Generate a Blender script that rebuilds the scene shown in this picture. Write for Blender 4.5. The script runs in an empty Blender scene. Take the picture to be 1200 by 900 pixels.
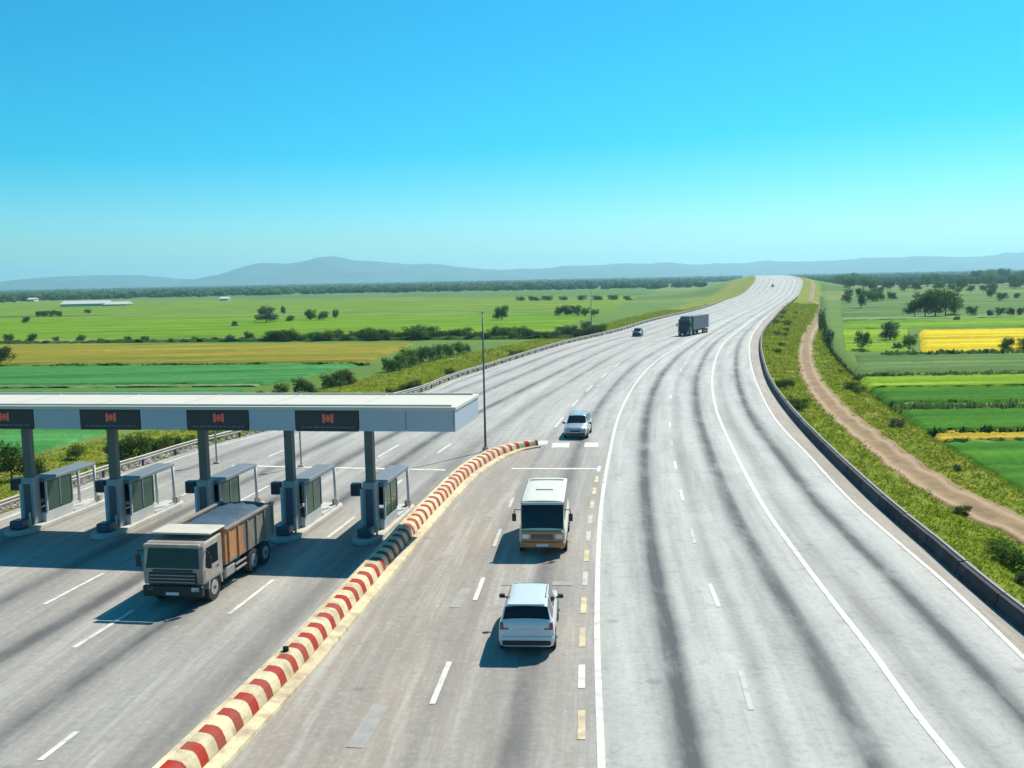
import bpy, bmesh, math, random
import numpy as np
from mathutils import Vector, Matrix

random.seed(7)
RNG = np.random.default_rng(7)
SC = bpy.context.scene
COL = SC.collection

# ------------------------------------------------------------------ camera
FPX, CX, CY = 1150.0, 600.0, 450.0            # focal length and centre of the 1200x900 photograph
CAM_H, PITCH, ROLL = 12.0, math.radians(6.05), math.radians(1.15)
_f = Vector((0, math.cos(PITCH), -math.sin(PITCH)))
_r0 = Vector((1, 0, 0)); _u0 = _r0.cross(_f)
_r = _r0 * math.cos(ROLL) - _u0 * math.sin(ROLL)
_u = _u0 * math.cos(ROLL) + _r0 * math.sin(ROLL)
cam_d = bpy.data.cameras.new('camera'); cam = bpy.data.objects.new('camera', cam_d); COL.objects.link(cam)
cam.matrix_world = Matrix(((_r.x, _u.x, -_f.x, 0), (_r.y, _u.y, -_f.y, 0), (_r.z, _u.z, -_f.z, CAM_H), (0, 0, 0, 1)))
cam_d.sensor_width = 36.0; cam_d.lens = 36.0 * FPX / 1200.0
cam_d.clip_start = 0.3; cam_d.clip_end = 60000
SC.camera = cam

# ------------------------------------------------------------------ sky, sun, exposure
SUN_EL, SUN_AZ = math.radians(48), math.radians(38)     # azimuth clockwise from +Y
w = bpy.data.worlds.new('World'); SC.world = w; w.use_nodes = True
nt = w.node_tree; nt.nodes.clear()
sky = nt.nodes.new('ShaderNodeTexSky'); sky.sky_type = 'NISHITA'; sky.sun_disc = False
sky.sun_elevation = SUN_EL; sky.sun_rotation = SUN_AZ
sky.altitude = 200; sky.air_density = 1.0; sky.dust_density = 0.5; sky.ozone_density = 1.6
hs = nt.nodes.new('ShaderNodeHueSaturation'); hs.inputs['Saturation'].default_value = 1.6
hs.inputs['Hue'].default_value = 0.484
tint = nt.nodes.new('ShaderNodeMix'); tint.data_type = 'RGBA'; tint.blend_type = 'MULTIPLY'; tint.inputs[0].default_value = 1.0
tint.inputs[7].default_value = (0.68, 0.93, 1.06, 1)        # the camera's cool, saturated rendering of the whole sky
bg = nt.nodes.new('ShaderNodeBackground'); bg.inputs['Strength'].default_value = 0.084
wo = nt.nodes.new('ShaderNodeOutputWorld')
nt.links.new(sky.outputs[0], tint.inputs[6]); nt.links.new(tint.outputs[2], hs.inputs['Color']); nt.links.new(hs.outputs[0], bg.inputs['Color'])
nt.links.new(bg.outputs[0], wo.inputs['Surface'])
sun_d = bpy.data.lights.new('sun', 'SUN'); sun_d.energy = 4.6; sun_d.angle = math.radians(0.5); sun_d.color = (1.0, 0.93, 0.80)
sun = bpy.data.objects.new('sun', sun_d); COL.objects.link(sun)
_sd = Vector((math.sin(SUN_AZ) * math.cos(SUN_EL), math.cos(SUN_AZ) * math.cos(SUN_EL), math.sin(SUN_EL)))
sun.rotation_euler = _sd.to_track_quat('Z', 'Y').to_euler()
vs = SC.view_settings
vs.view_transform = 'Standard'; vs.look = 'None'; vs.exposure = 0.58; vs.gamma = 1.0; vs.use_curve_mapping = False
SC.render.engine = 'CYCLES'
SC.cycles.use_denoising = True
SC.cycles.max_bounces = 6; SC.cycles.volume_bounces = 1; SC.cycles.transparent_max_bounces = 8
SC.cycles.sample_clamp_indirect = 4.0

# ------------------------------------------------------------------ helpers
def G(px, py, z=0.0):
    """photograph pixel -> the point of the horizontal plane at height z that it shows"""
    d = _r * (px - CX) - _u * (py - CY) + _f * FPX
    t = (z - CAM_H) / d.z
    return Vector((d.x * t, d.y * t, z))

def pchip(pts):
    pts = sorted((float(a), float(b)) for a, b in pts)
    X = np.array([p[0] for p in pts]); Yv = np.array([p[1] for p in pts])
    h = np.diff(X); dl = np.diff(Yv) / h
    m = np.zeros_like(X); m[0] = dl[0]; m[-1] = dl[-1]
    for i in range(1, len(X) - 1):
        m[i] = (h[i] * dl[i - 1] + h[i - 1] * dl[i]) / (h[i] + h[i - 1])
    def f(x):
        x = np.asarray(x, float)
        i = np.clip(np.searchsorted(X, x) - 1, 0, len(X) - 2)
        t = (x - X[i]) / h[i]; tc = np.clip(t, 0, 1)
        h00 = 2*tc**3 - 3*tc**2 + 1; h10 = tc**3 - 2*tc**2 + tc; h01 = -2*tc**3 + 3*tc**2; h11 = tc**3 - tc**2
        y = h00*Yv[i] + h10*h[i]*m[i] + h01*Yv[i+1] + h11*h[i]*m[i+1]
        return y + np.where(x < X[0], (x - X[0]) * m[0], 0) + np.where(x > X[-1], (x - X[-1]) * m[-1], 0)
    return f

def from_px(pix, extra=()):
    return [(p.y, p.x) for p in (G(*q) for q in pix)] + list(extra)

def tag(o, label=None, cat=None, group=None, kind=None):
    if label: o['label'] = label
    if cat: o['category'] = cat
    if group: o['group'] = group
    if kind: o['kind'] = kind
    return o

def empty(name, loc=(0, 0, 0), rz=0.0):
    o = bpy.data.objects.new(name, None); COL.objects.link(o)
    o.location = loc; o.rotation_euler = (0, 0, rz); o.empty_display_size = 0.2
    return o

def link(name, me, parent=None):
    o = bpy.data.objects.new(name, me); COL.objects.link(o)
    if parent is not None: o.parent = parent
    return o

def mesh_np(name, V, F, mat=None, smooth=False, attrs=None, parent=None):
    """V (n,3), F (m,k) with constant k"""
    V = np.asarray(V, np.float32); F = np.asarray(F, np.int32)
    me = bpy.data.meshes.new(name)
    k = F.shape[1]
    me.vertices.add(len(V)); me.vertices.foreach_set('co', V.ravel())
    me.loops.add(F.size); me.loops.foreach_set('vertex_index', F.ravel())
    me.polygons.add(len(F)); me.polygons.foreach_set('loop_start', np.arange(0, F.size, k, dtype=np.int32))
    me.polygons.foreach_set('loop_total', np.full(len(F), k, np.int32))
    me.polygons.foreach_set('use_smooth', np.full(len(F), smooth, bool))
    for an, av in (attrs or {}).items():
        a = me.attributes.new(an, 'FLOAT', 'POINT'); a.data.foreach_set('value', np.asarray(av, np.float32).ravel())
    me.update(calc_edges=True); me.validate()
    if mat: me.materials.append(mat)
    return link(name, me, parent)

def grid_faces(nr, nc):
    i = np.arange(nr - 1)[:, None] * nc + np.arange(nc - 1)[None, :]
    return np.stack([i, i + 1, i + nc + 1, i + nc], -1).reshape(-1, 4)

class MB:
    """collects primitive shapes for one mesh"""
    def __init__(s): s.bm = bmesh.new()
    def box(s, x0, x1, y0, y1, z0, z1, bev=0.0, seg=2, tf=None, top=None):
        t = bmesh.new()
        vs_ = []
        for z in (z0, z1):
            for (x, y) in ((x0, y0), (x1, y0), (x1, y1), (x0, y1)):
                if top and z == z1:
                    cx, cy = (x0 + x1) / 2, (y0 + y1) / 2
                    x = cx + (x - cx) * top[0] + (top[2] if len(top) > 2 else 0); y = cy + (y - cy) * top[1] + (top[3] if len(top) > 3 else 0)
                vs_.append(t.verts.new((x, y, z)))
        for q in ((3, 2, 1, 0), (4, 5, 6, 7), (0, 1, 5, 4), (1, 2, 6, 5), (2, 3, 7, 6), (3, 0, 4, 7)):
            t.faces.new([vs_[k] for k in q])
        if bev > 0: bmesh.ops.bevel(t, geom=list(t.edges), offset=bev, segments=seg, profile=0.5, affect='EDGES', clamp_overlap=True)
        s._merge(t, tf); return s
    def cyl(s, p0, p1, r0, r1=None, n=12, cap=True):
        r1 = r0 if r1 is None else r1
        p0, p1 = Vector(p0), Vector(p1); d = (p1 - p0)
        q = d.to_track_quat('Z', 'Y').to_matrix()
        t = bmesh.new(); A = []; B = []
        for k in range(n):
            a = 2 * math.pi * k / n; c = q @ Vector((math.cos(a), math.sin(a), 0))
            A.append(t.verts.new(p0 + c * r0)); B.append(t.verts.new(p1 + c * r1))
        for k in range(n):
            f = t.faces.new((A[k], A[(k+1) % n], B[(k+1) % n], B[k])); f.smooth = True
        if cap: t.faces.new(A[::-1]); t.faces.new(B)
        s._merge(t); return s
    def tube(s, pts, r, n=8):
        for a, b in zip(pts[:-1], pts[1:]): s.cyl(a, b, r, r, n)
        return s
    def prism(s, prof, axis, a, b, bev=0.0):
        """prof: outline points; axis 'x': (y,z) outline extruded along x; 'y': (x,z) along y; 'z': (x,y) along z"""
        t = bmesh.new()
        def mk(p, c): return {'x': (c, p[0], p[1]), 'y': (p[0], c, p[1]), 'z': (p[0], p[1], c)}[axis]
        A = [t.verts.new(mk(p, a)) for p in prof]; B = [t.verts.new(mk(p, b)) for p in prof]
        n = len(prof)
        for k in range(n): t.faces.new((A[k], A[(k+1) % n], B[(k+1) % n], B[k]))
        t.faces.new(A[::-1]); t.faces.new(B)
        bmesh.ops.recalc_face_normals(t, faces=list(t.faces))
        if bev > 0: bmesh.ops.bevel(t, geom=list(t.edges), offset=bev, segments=2, profile=0.5, affect='EDGES', clamp_overlap=True)
        s._merge(t); return s
    def quad(s, a, b, c, d):
        v = [s.bm.verts.new(p) for p in (a, b, c, d)]; s.bm.faces.new(v); return s
    def ico(s, c, r, sub=1, sc=(1, 1, 1), jit=0.0):
        t = bmesh.new(); bmesh.ops.create_icosphere(t, subdivisions=sub, radius=r)
        for v in t.verts:
            v.co = Vector((v.co.x * sc[0], v.co.y * sc[1], v.co.z * sc[2])) * (1 + random.uniform(-jit, jit)) + Vector(c)
        for f in t.faces: f.smooth = True
        s._merge(t); return s
    def _merge(s, t, tf=None):
        if tf is not None: bmesh.ops.transform(t, matrix=tf, verts=t.verts)
        me = bpy.data.meshes.new('tmp'); t.to_mesh(me); t.free(); s.bm.from_mesh(me); bpy.data.meshes.remove(me)
    def build(s, name, mat, parent=None, smooth=None):
        me = bpy.data.meshes.new(name)
        if smooth is not None:
            for f in s.bm.faces: f.smooth = smooth
        s.bm.to_mesh(me); s.bm.free(); me.materials.append(mat)
        return link(name, me, parent)

def copy_tree(o, parent=None):
    c = o.copy(); COL.objects.link(c); c.parent = parent
    for ch in list(o.children): copy_tree(ch, c)
    return c

# ------------------------------------------------------------------ materials
def new_mat(name):
    m = bpy.data.materials.new(name); m.use_nodes = True
    n = m.node_tree; n.nodes.clear()
    out = n.nodes.new('ShaderNodeOutputMaterial'); b = n.nodes.new('ShaderNodeBsdfPrincipled')
    n.links.new(b.outputs[0], out.inputs[0])
    return m, n, b
def N(n, t, **kw):
    x = n.nodes.new(t)
    for k, v in kw.items(): setattr(x, k, v)
    return x
def mixc(n, fac, a, b, bt='MIX'):
    x = n.nodes.new('ShaderNodeMix'); x.data_type = 'RGBA'; x.blend_type = bt
    for sck, v in ((x.inputs[0], fac), (x.inputs[6], a), (x.inputs[7], b)):
        if isinstance(v, bpy.types.NodeSocket): n.links.new(v, sck)
        elif isinstance(v, (int, float)): sck.default_value = v
        else: sck.default_value = (*v, 1)
    return x.outputs[2]
def noise(n, scale, detail=4, rough=0.55, vec=None, dist=0.0):
    x = N(n, 'ShaderNodeTexNoise'); x.inputs['Scale'].default_value = scale; x.inputs['Detail'].default_value = detail
    x.inputs['Roughness'].default_value = rough; x.inputs['Distortion'].default_value = dist
    if vec is not None: n.links.new(vec, x.inputs['Vector'])
    return x.outputs['Fac']
def ramp(n, fac, stops):
    x = N(n, 'ShaderNodeValToRGB'); e = x.color_ramp.elements
    while len(e) < len(stops): e.new(0.5)
    for k, (p, c) in enumerate(stops):
        e[k].position = p; e[k].color = (*c, 1) if not isinstance(c, (int, float)) else (c, c, c, 1)
    n.links.new(fac, x.inputs[0]); return x.outputs[0]
def mapping(n, scale=(1, 1, 1), rot=(0, 0, 0), coord='Object'):
    t = N(n, 'ShaderNodeTexCoord'); mp = N(n, 'ShaderNodeMapping')
    mp.inputs['Scale'].default_value = scale; mp.inputs['Rotation'].default_value = rot
    n.links.new(t.outputs[coord], mp.inputs[0]); return mp.outputs[0]
def bump(n, b, h, strength=0.3, dist=0.02):
    x = N(n, 'ShaderNodeBump'); x.inputs['Strength'].default_value = strength; x.inputs['Distance'].default_value = dist
    n.links.new(h, x.inputs['Height']); n.links.new(x.outputs[0], b.inputs['Normal'])
def math_(n, op, a, b):
    x = N(n, 'ShaderNodeMath', operation=op)
    for sck, v in ((x.inputs[0], a), (x.inputs[1], b)):
        if isinstance(v, bpy.types.NodeSocket): n.links.new(v, sck)
        else: sck.default_value = v
    return x.outputs[0]
def attr(n, name):
    x = N(n, 'ShaderNodeAttribute'); x.attribute_name = name; return x.outputs['Fac']

def surf(name, col, rough=0.6, metal=0.0, var=0.15, scale=6.0, dirt=None, dirt_amt=0.35, coat=0.0, bumpy=0.0, spec=0.5, objvar=0.0):
    m, n, b = new_mat(name)
    v = mapping(n)
    f = noise(n, scale, 5, 0.6, v)
    c = mixc(n, f, tuple(x * (1 - var) for x in col), tuple(min(1, x * (1 + var)) for x in col))
    if dirt is not None:
        f2 = ramp(n, noise(n, scale * 0.37, 6, 0.65, v), [(0.45, 0.0), (0.7, dirt_amt)])
        c = mixc(n, f2, c, dirt)
    if objvar:
        oi = N(n, 'ShaderNodeObjectInfo'); c = mixc(n, math_(n, 'MULTIPLY', oi.outputs['Random'], objvar), c, dirt)
    n.links.new(c, b.inputs['Base Color'])
    b.inputs['Roughness'].default_value = rough; b.inputs['Metallic'].default_value = metal
    b.inputs['Coat Weight'].default_value = coat; b.inputs['Specular IOR Level'].default_value = spec
    if bumpy: bump(n, b, noise(n, scale * 4, 4, 0.6, v), bumpy, 0.02)
    return m
def glass(name, col=(0.02, 0.025, 0.03), rough=0.08):
    m, n, b = new_mat(name)
    b.inputs['Base Color'].default_value = (*col, 1); b.inputs['Roughness'].default_value = rough
    b.inputs['Specular IOR Level'].default_value = 0.32
    return m

def leaf_mat(name, dark, light, trans=0.3):
    m = bpy.data.materials.new(name); m.use_nodes = True; n = m.node_tree; n.nodes.clear()
    out = N(n, 'ShaderNodeOutputMaterial')
    g = N(n, 'ShaderNodeNewGeometry'); oi = N(n, 'ShaderNodeObjectInfo')
    c = mixc(n, g.outputs['Random Per Island'], dark, light)
    c = mixc(n, math_(n, 'MULTIPLY', oi.outputs['Random'], 0.5), c, tuple(0.5 * (a + b) * 0.75 for a, b in zip(dark, light)))
    d = N(n, 'ShaderNodeBsdfDiffuse'); t = N(n, 'ShaderNodeBsdfTranslucent'); mx = N(n, 'ShaderNodeMixShader')
    mx.inputs[0].default_value = trans
    n.links.new(c, d.inputs[0]); n.links.new(c, t.inputs[0]); n.links.new(d.outputs[0], mx.inputs[1]); n.links.new(t.outputs[0], mx.inputs[2])
    n.links.new(mx.outputs[0], out.inputs[0])
    return m

M = {}
M['white_paint'] = surf('white_paint', (0.68, 0.665, 0.60), 0.75, var=0.15, scale=5, dirt=(0.33, 0.32, 0.29), dirt_amt=0.8)
M['worn_paint'] = surf('worn_paint', (0.5, 0.49, 0.45), 0.8, var=0.15, scale=4, dirt=(0.29, 0.28, 0.26), dirt_amt=0.95)
M['cream_paint'] = surf('cream_paint', (0.70, 0.60, 0.38), 0.75, var=0.2, scale=4, dirt=(0.33, 0.25, 0.17), dirt_amt=0.95, spec=0.2, objvar=0.4, bumpy=0.3)
M['red_paint'] = surf('red_paint', (0.40, 0.022, 0.014), 0.75, var=0.35, scale=4, dirt=(0.27, 0.10, 0.07), dirt_amt=0.9, spec=0.12, objvar=0.55, bumpy=0.3)
M['kerb'] = surf('kerb_concrete', (0.5, 0.48, 0.43), 0.85, var=0.2, scale=2, dirt=(0.25, 0.22, 0.18), dirt_amt=0.6, bumpy=0.2)
M['concrete'] = surf('concrete', (0.38, 0.37, 0.35), 0.85, var=0.15, scale=1.5, dirt=(0.2, 0.19, 0.18), dirt_amt=0.6, bumpy=0.2)
M['coping'] = surf('coping_concrete', (0.26, 0.26, 0.25), 0.85, 0, 0.2, 1.0)
M['booth_roof'] = surf('booth_roof', (0.15, 0.18, 0.21), 0.55, 0.0, 0.15, 1.2, dirt=(0.16, 0.16, 0.15), dirt_amt=0.4)
M['faded_paint'] = surf('faded_paint', (0.33, 0.315, 0.285), 0.85, var=0.2, scale=5, dirt=(0.27, 0.25, 0.225), dirt_amt=1.0)
M['steel'] = surf('galvanised_steel', (0.33, 0.31, 0.29), 0.6, 0.2, 0.12, 2.0, dirt=(0.2, 0.14, 0.09), dirt_amt=0.5)
M['dark_steel'] = surf('dark_steel', (0.05, 0.055, 0.065), 0.55, 0.3, 0.3, 2.0, dirt=(0.10, 0.09, 0.08), dirt_amt=0.5)
M['parapet'] = surf('dark_parapet', (0.016, 0.017, 0.022), 0.8, 0.0, 0.45, 1.6, dirt=(0.085, 0.075, 0.085), dirt_amt=0.95, spec=0.2, objvar=0.5, bumpy=0.4)
M['post'] = surf('post_steel', (0.10, 0.13, 0.13), 0.5, 0.2, 0.2, 2.0, dirt=(0.06, 0.06, 0.05), dirt_amt=0.5)
M['roof_white'] = surf('canopy_roof', (0.56, 0.54, 0.46), 0.7, 0.0, 0.08, 0.6, dirt=(0.5, 0.46, 0.4), dirt_amt=0.5)
M['fascia'] = surf('canopy_fascia', (0.40, 0.46, 0.53), 0.45, 0.0, 0.06, 0.8, dirt=(0.36, 0.4, 0.44), dirt_amt=0.5)
M['sign_navy'] = surf('sign_navy', (0.012, 0.018, 0.035), 0.4, 0, 0.2, 1.0)
M['sign_red'] = surf('sign_red', (0.48, 0.10, 0.055), 0.5, 0, 0.1, 3.0)
_n = M['sign_red'].node_tree; _b = [q for q in _n.nodes if q.type == 'BSDF_PRINCIPLED'][0]; _b.inputs['Emission Color'].default_value = (0.9, 0.16, 0.05, 1); _b.inputs['Emission Strength'].default_value = 0.06   # lit lane display
M['sign_grey'] = surf('sign_grey', (0.10, 0.12, 0.16), 0.5, 0, 0.1, 3.0)
M['booth'] = surf('booth_grey', (0.27, 0.31, 0.34), 0.45, 0.1, 0.12, 1.5, dirt=(0.12, 0.13, 0.14), dirt_amt=0.5)
M['booth_pale'] = surf('booth_pale', (0.5, 0.52, 0.53), 0.5, 0, 0.1, 1.5, dirt=(0.3, 0.29, 0.27), dirt_amt=0.5)
M['booth_dark'] = surf('booth_dark', (0.05, 0.075, 0.11), 0.4, 0.1, 0.15, 1.5)
M['booth_glass'] = glass('booth_glass', (0.03, 0.08, 0.055), 0.1)
M['black'] = surf('black_plastic', (0.02, 0.02, 0.022), 0.6, 0, 0.2)
M['tyre'] = surf('tyre_rubber', (0.018, 0.018, 0.018), 0.85, 0, 0.3, 4, dirt=(0.07, 0.06, 0.05), dirt_amt=0.6)
M['rim'] = surf('wheel_rim', (0.45, 0.45, 0.46), 0.35, 0.7, 0.1)
M['car_white'] = surf('car_white', (0.60, 0.64, 0.66), 0.25, 0, 0.02, 1.0, coat=0.6)
M['car_silver'] = surf('car_silver', (0.46, 0.48, 0.5), 0.3, 0.4, 0.03, 1.0, coat=0.6)
M['car_dark'] = surf('car_dark', (0.04, 0.045, 0.05), 0.3, 0.1, 0.03, 1.0, coat=0.5)
M['window'] = glass('vehicle_window', (0.012, 0.016, 0.022), 0.12)
M['red_lamp'] = surf('red_lamp', (0.42, 0.03, 0.025), 0.2, 0, 0.1, coat=0.8)
M['clear_lamp'] = surf('clear_lamp', (0.7, 0.72, 0.72), 0.15, 0.2, 0.1, coat=0.8)
M['plate'] = surf('plate', (0.7, 0.7, 0.68), 0.5, 0, 0.05)
M['bus_white'] = surf('bus_white', (0.70, 0.66, 0.54), 0.4, 0, 0.04, 1.0, dirt=(0.5, 0.46, 0.38), dirt_amt=0.4, coat=0.2)
M['bus_tan'] = surf('bus_tan', (0.60, 0.22, 0.085), 0.4, 0, 0.15, 2.0, dirt=(0.3, 0.2, 0.12), dirt_amt=0.5, coat=0.2)
M['cab_beige'] = surf('cab_beige', (0.40, 0.34, 0.285), 0.5, 0, 0.2, 2.0, dirt=(0.2, 0.15, 0.11), dirt_amt=0.8)
M['bed_orange'] = surf('bed_orange', (0.50, 0.21, 0.08), 0.65, 0, 0.3, 2.0, dirt=(0.22, 0.15, 0.11), dirt_amt=0.9)
M['bed_brown'] = surf('bed_brown', (0.24, 0.19, 0.15), 0.7, 0, 0.25, 2.0, dirt=(0.12, 0.1, 0.09), dirt_amt=0.7)
M['bed_cream'] = surf('bed_cream', (0.56, 0.52, 0.43), 0.6, 0, 0.1, 2.0, dirt=(0.4, 0.34, 0.27), dirt_amt=0.5)
M['tarp_blue'] = surf('tarp_blue', (0.03, 0.075, 0.12), 0.6, 0, 0.25, 3.0, dirt=(0.09, 0.11, 0.12), dirt_amt=0.5, bumpy=0.3)
M['truck_teal'] = surf('truck_teal', (0.02, 0.05, 0.07), 0.4, 0.1, 0.15, 1.0)
M['trailer_grey'] = surf('trailer_grey', (0.16, 0.17, 0.20), 0.6, 0, 0.15, 1.0)
M['bark'] = surf('bark', (0.10, 0.075, 0.05), 0.9, 0, 0.3, 4.0)
M['wall_white'] = surf('wall_white', (0.5, 0.5, 0.48), 0.8, 0, 0.06, 0.3)
M['roof_grey'] = surf('roof_grey', (0.5, 0.5, 0.5), 0.8, 0, 0.1, 0.3)
M['leaf_a'] = leaf_mat('leaf_deep', (0.045, 0.085, 0.025), (0.14, 0.21, 0.045), 0.4)
M['leaf_b'] = leaf_mat('leaf_mid', (0.06, 0.12, 0.025), (0.18, 0.28, 0.05), 0.4)
M['leaf_c'] = leaf_mat('leaf_grey', (0.07, 0.10, 0.07), (0.16, 0.21, 0.13), 0.4)
M['grass_a'] = leaf_mat('grass_blades', (0.10, 0.21, 0.014), (0.42, 0.42, 0.05), 0.5)
M['grass_dark'] = leaf_mat('ditch_plants', (0.02, 0.05, 0.012), (0.07, 0.13, 0.02), 0.3)
M['stone'] = surf('rubble', (0.34, 0.29, 0.25), 0.9, 0, 0.35, 5.0)

# ------------------------------------------------------------------ road geometry: every line is x as a function of the distance y
CREST = [(630, 151, 186), (720, 178, 214), (900, 224, 259), (1118, 276, 311), (1400, 338, 373), (2100, 470, 505)]
left_edge = pchip([(8, -30), (30, -29.2)] + from_px([(0, 603), (62, 581), (117, 561), (171, 545), (227, 527), (330, 501), (410, 481), (490, 461), (527, 446), (577, 430), (617, 417), (660, 404), (719, 390), (758, 378), (815, 364), (856, 350)]) + [(a, b) for a, b, c in CREST])
right_edge = pchip(from_px([(1200, 742), (1147, 699), (1095, 652), (1035, 600), (985, 552), (927, 490), (901, 453), (892, 427), (890, 399), (908, 372), (932, 350)]) + [(a, c) for a, b, c in CREST] + [(12, 14.6)])
roadz_f = pchip([(-50, 0), (400, 0), (540, 0.0), (580, 0.5), (630, 2.0), (720, 6.6), (800, 8.8), (900, 10.2), (1118, 11.3), (1300, 11.2), (1600, 7), (2100, 0), (2600, 0)])
def roadz(y):
    y = np.asarray(y, float)
    return np.where((y < 540) | (y > 2100), 0.0, roadz_f(y))

def line_fn(pix, extra=()):
    pts = sorted(from_px(pix) + list(extra)); f = pchip(pts); yl = pts[-1][0]
    fr = (float(f(yl)) - float(left_edge(yl))) / (float(right_edge(yl)) - float(left_edge(yl)))
    def g(y):
        y = np.asarray(y, float)
        return np.where(y <= yl, f(y), left_edge(y) + fr * (right_edge(y) - left_edge(y)))
    return g
L0 = line_fn([(705, 900), (700, 760), (700, 690), (704, 600), (714.5, 531), (725, 488), (736, 464), (752, 440), (773, 420), (800, 404)])
L1 = line_fn([(897, 890), (853.5, 742), (820, 654), (802.5, 595), (792.5, 551), (786.5, 515), (785, 479), (787, 460), (792, 443), (802.5, 427), (813, 413), (828, 399)])
L2 = line_fn([(1125, 900), (1077.5, 841), (1025, 768), (976, 705), (934, 649), (899, 600), (874.5, 557), (856, 520), (841, 485), (834.5, 451), (837, 427), (850, 400), (867, 386)])
L3 = line_fn([(1200, 771), (1112.5, 687.5), (1060, 642), (1007, 596), (947, 533), (913, 497), (890, 457), (880, 427), (879, 400), (893, 376)])
MID = line_fn([], [(22, -2.95), (28.6, -2.3), (37.3, -1.45), (44.8, -0.85), (62, 0.9), (80, 3.6), (112, 9.5), (136.6, 14.9)])
TOLL_SLOPE = 0.157
def toll_line(x36, xfar):
    return line_fn([], [(y, x36 + TOLL_SLOPE * (y - 35.7)) for y in (12, 30, 50, 66)] + [(136, xfar), (150, xfar + 3.4)])
TA, TB, TC, TZ = toll_line(-18.2, 2.4), toll_line(-14.3, 6.3), toll_line(-10.45, 10.6), toll_line(-22.3, -0.6)

ys = np.concatenate([np.arange(10, 90, 0.8), np.arange(90, 200, 2.0), np.arange(200, 540, 6.0), np.arange(540, 2101, 12.0)])

def smooth(a, b, x):
    t = np.clip((x - a) / (b - a), 0, 1); return t * t * (3 - 2 * t)

# barrier line (right foot of the striped kerb)
bar_pix = [(264, 900), (318, 842), (373, 782), (420, 724), (431, 711), (477.5, 654), (504, 620), (533, 587), (562, 557), (600, 532)]
BAR = pchip(from_px(bar_pix))

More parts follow.
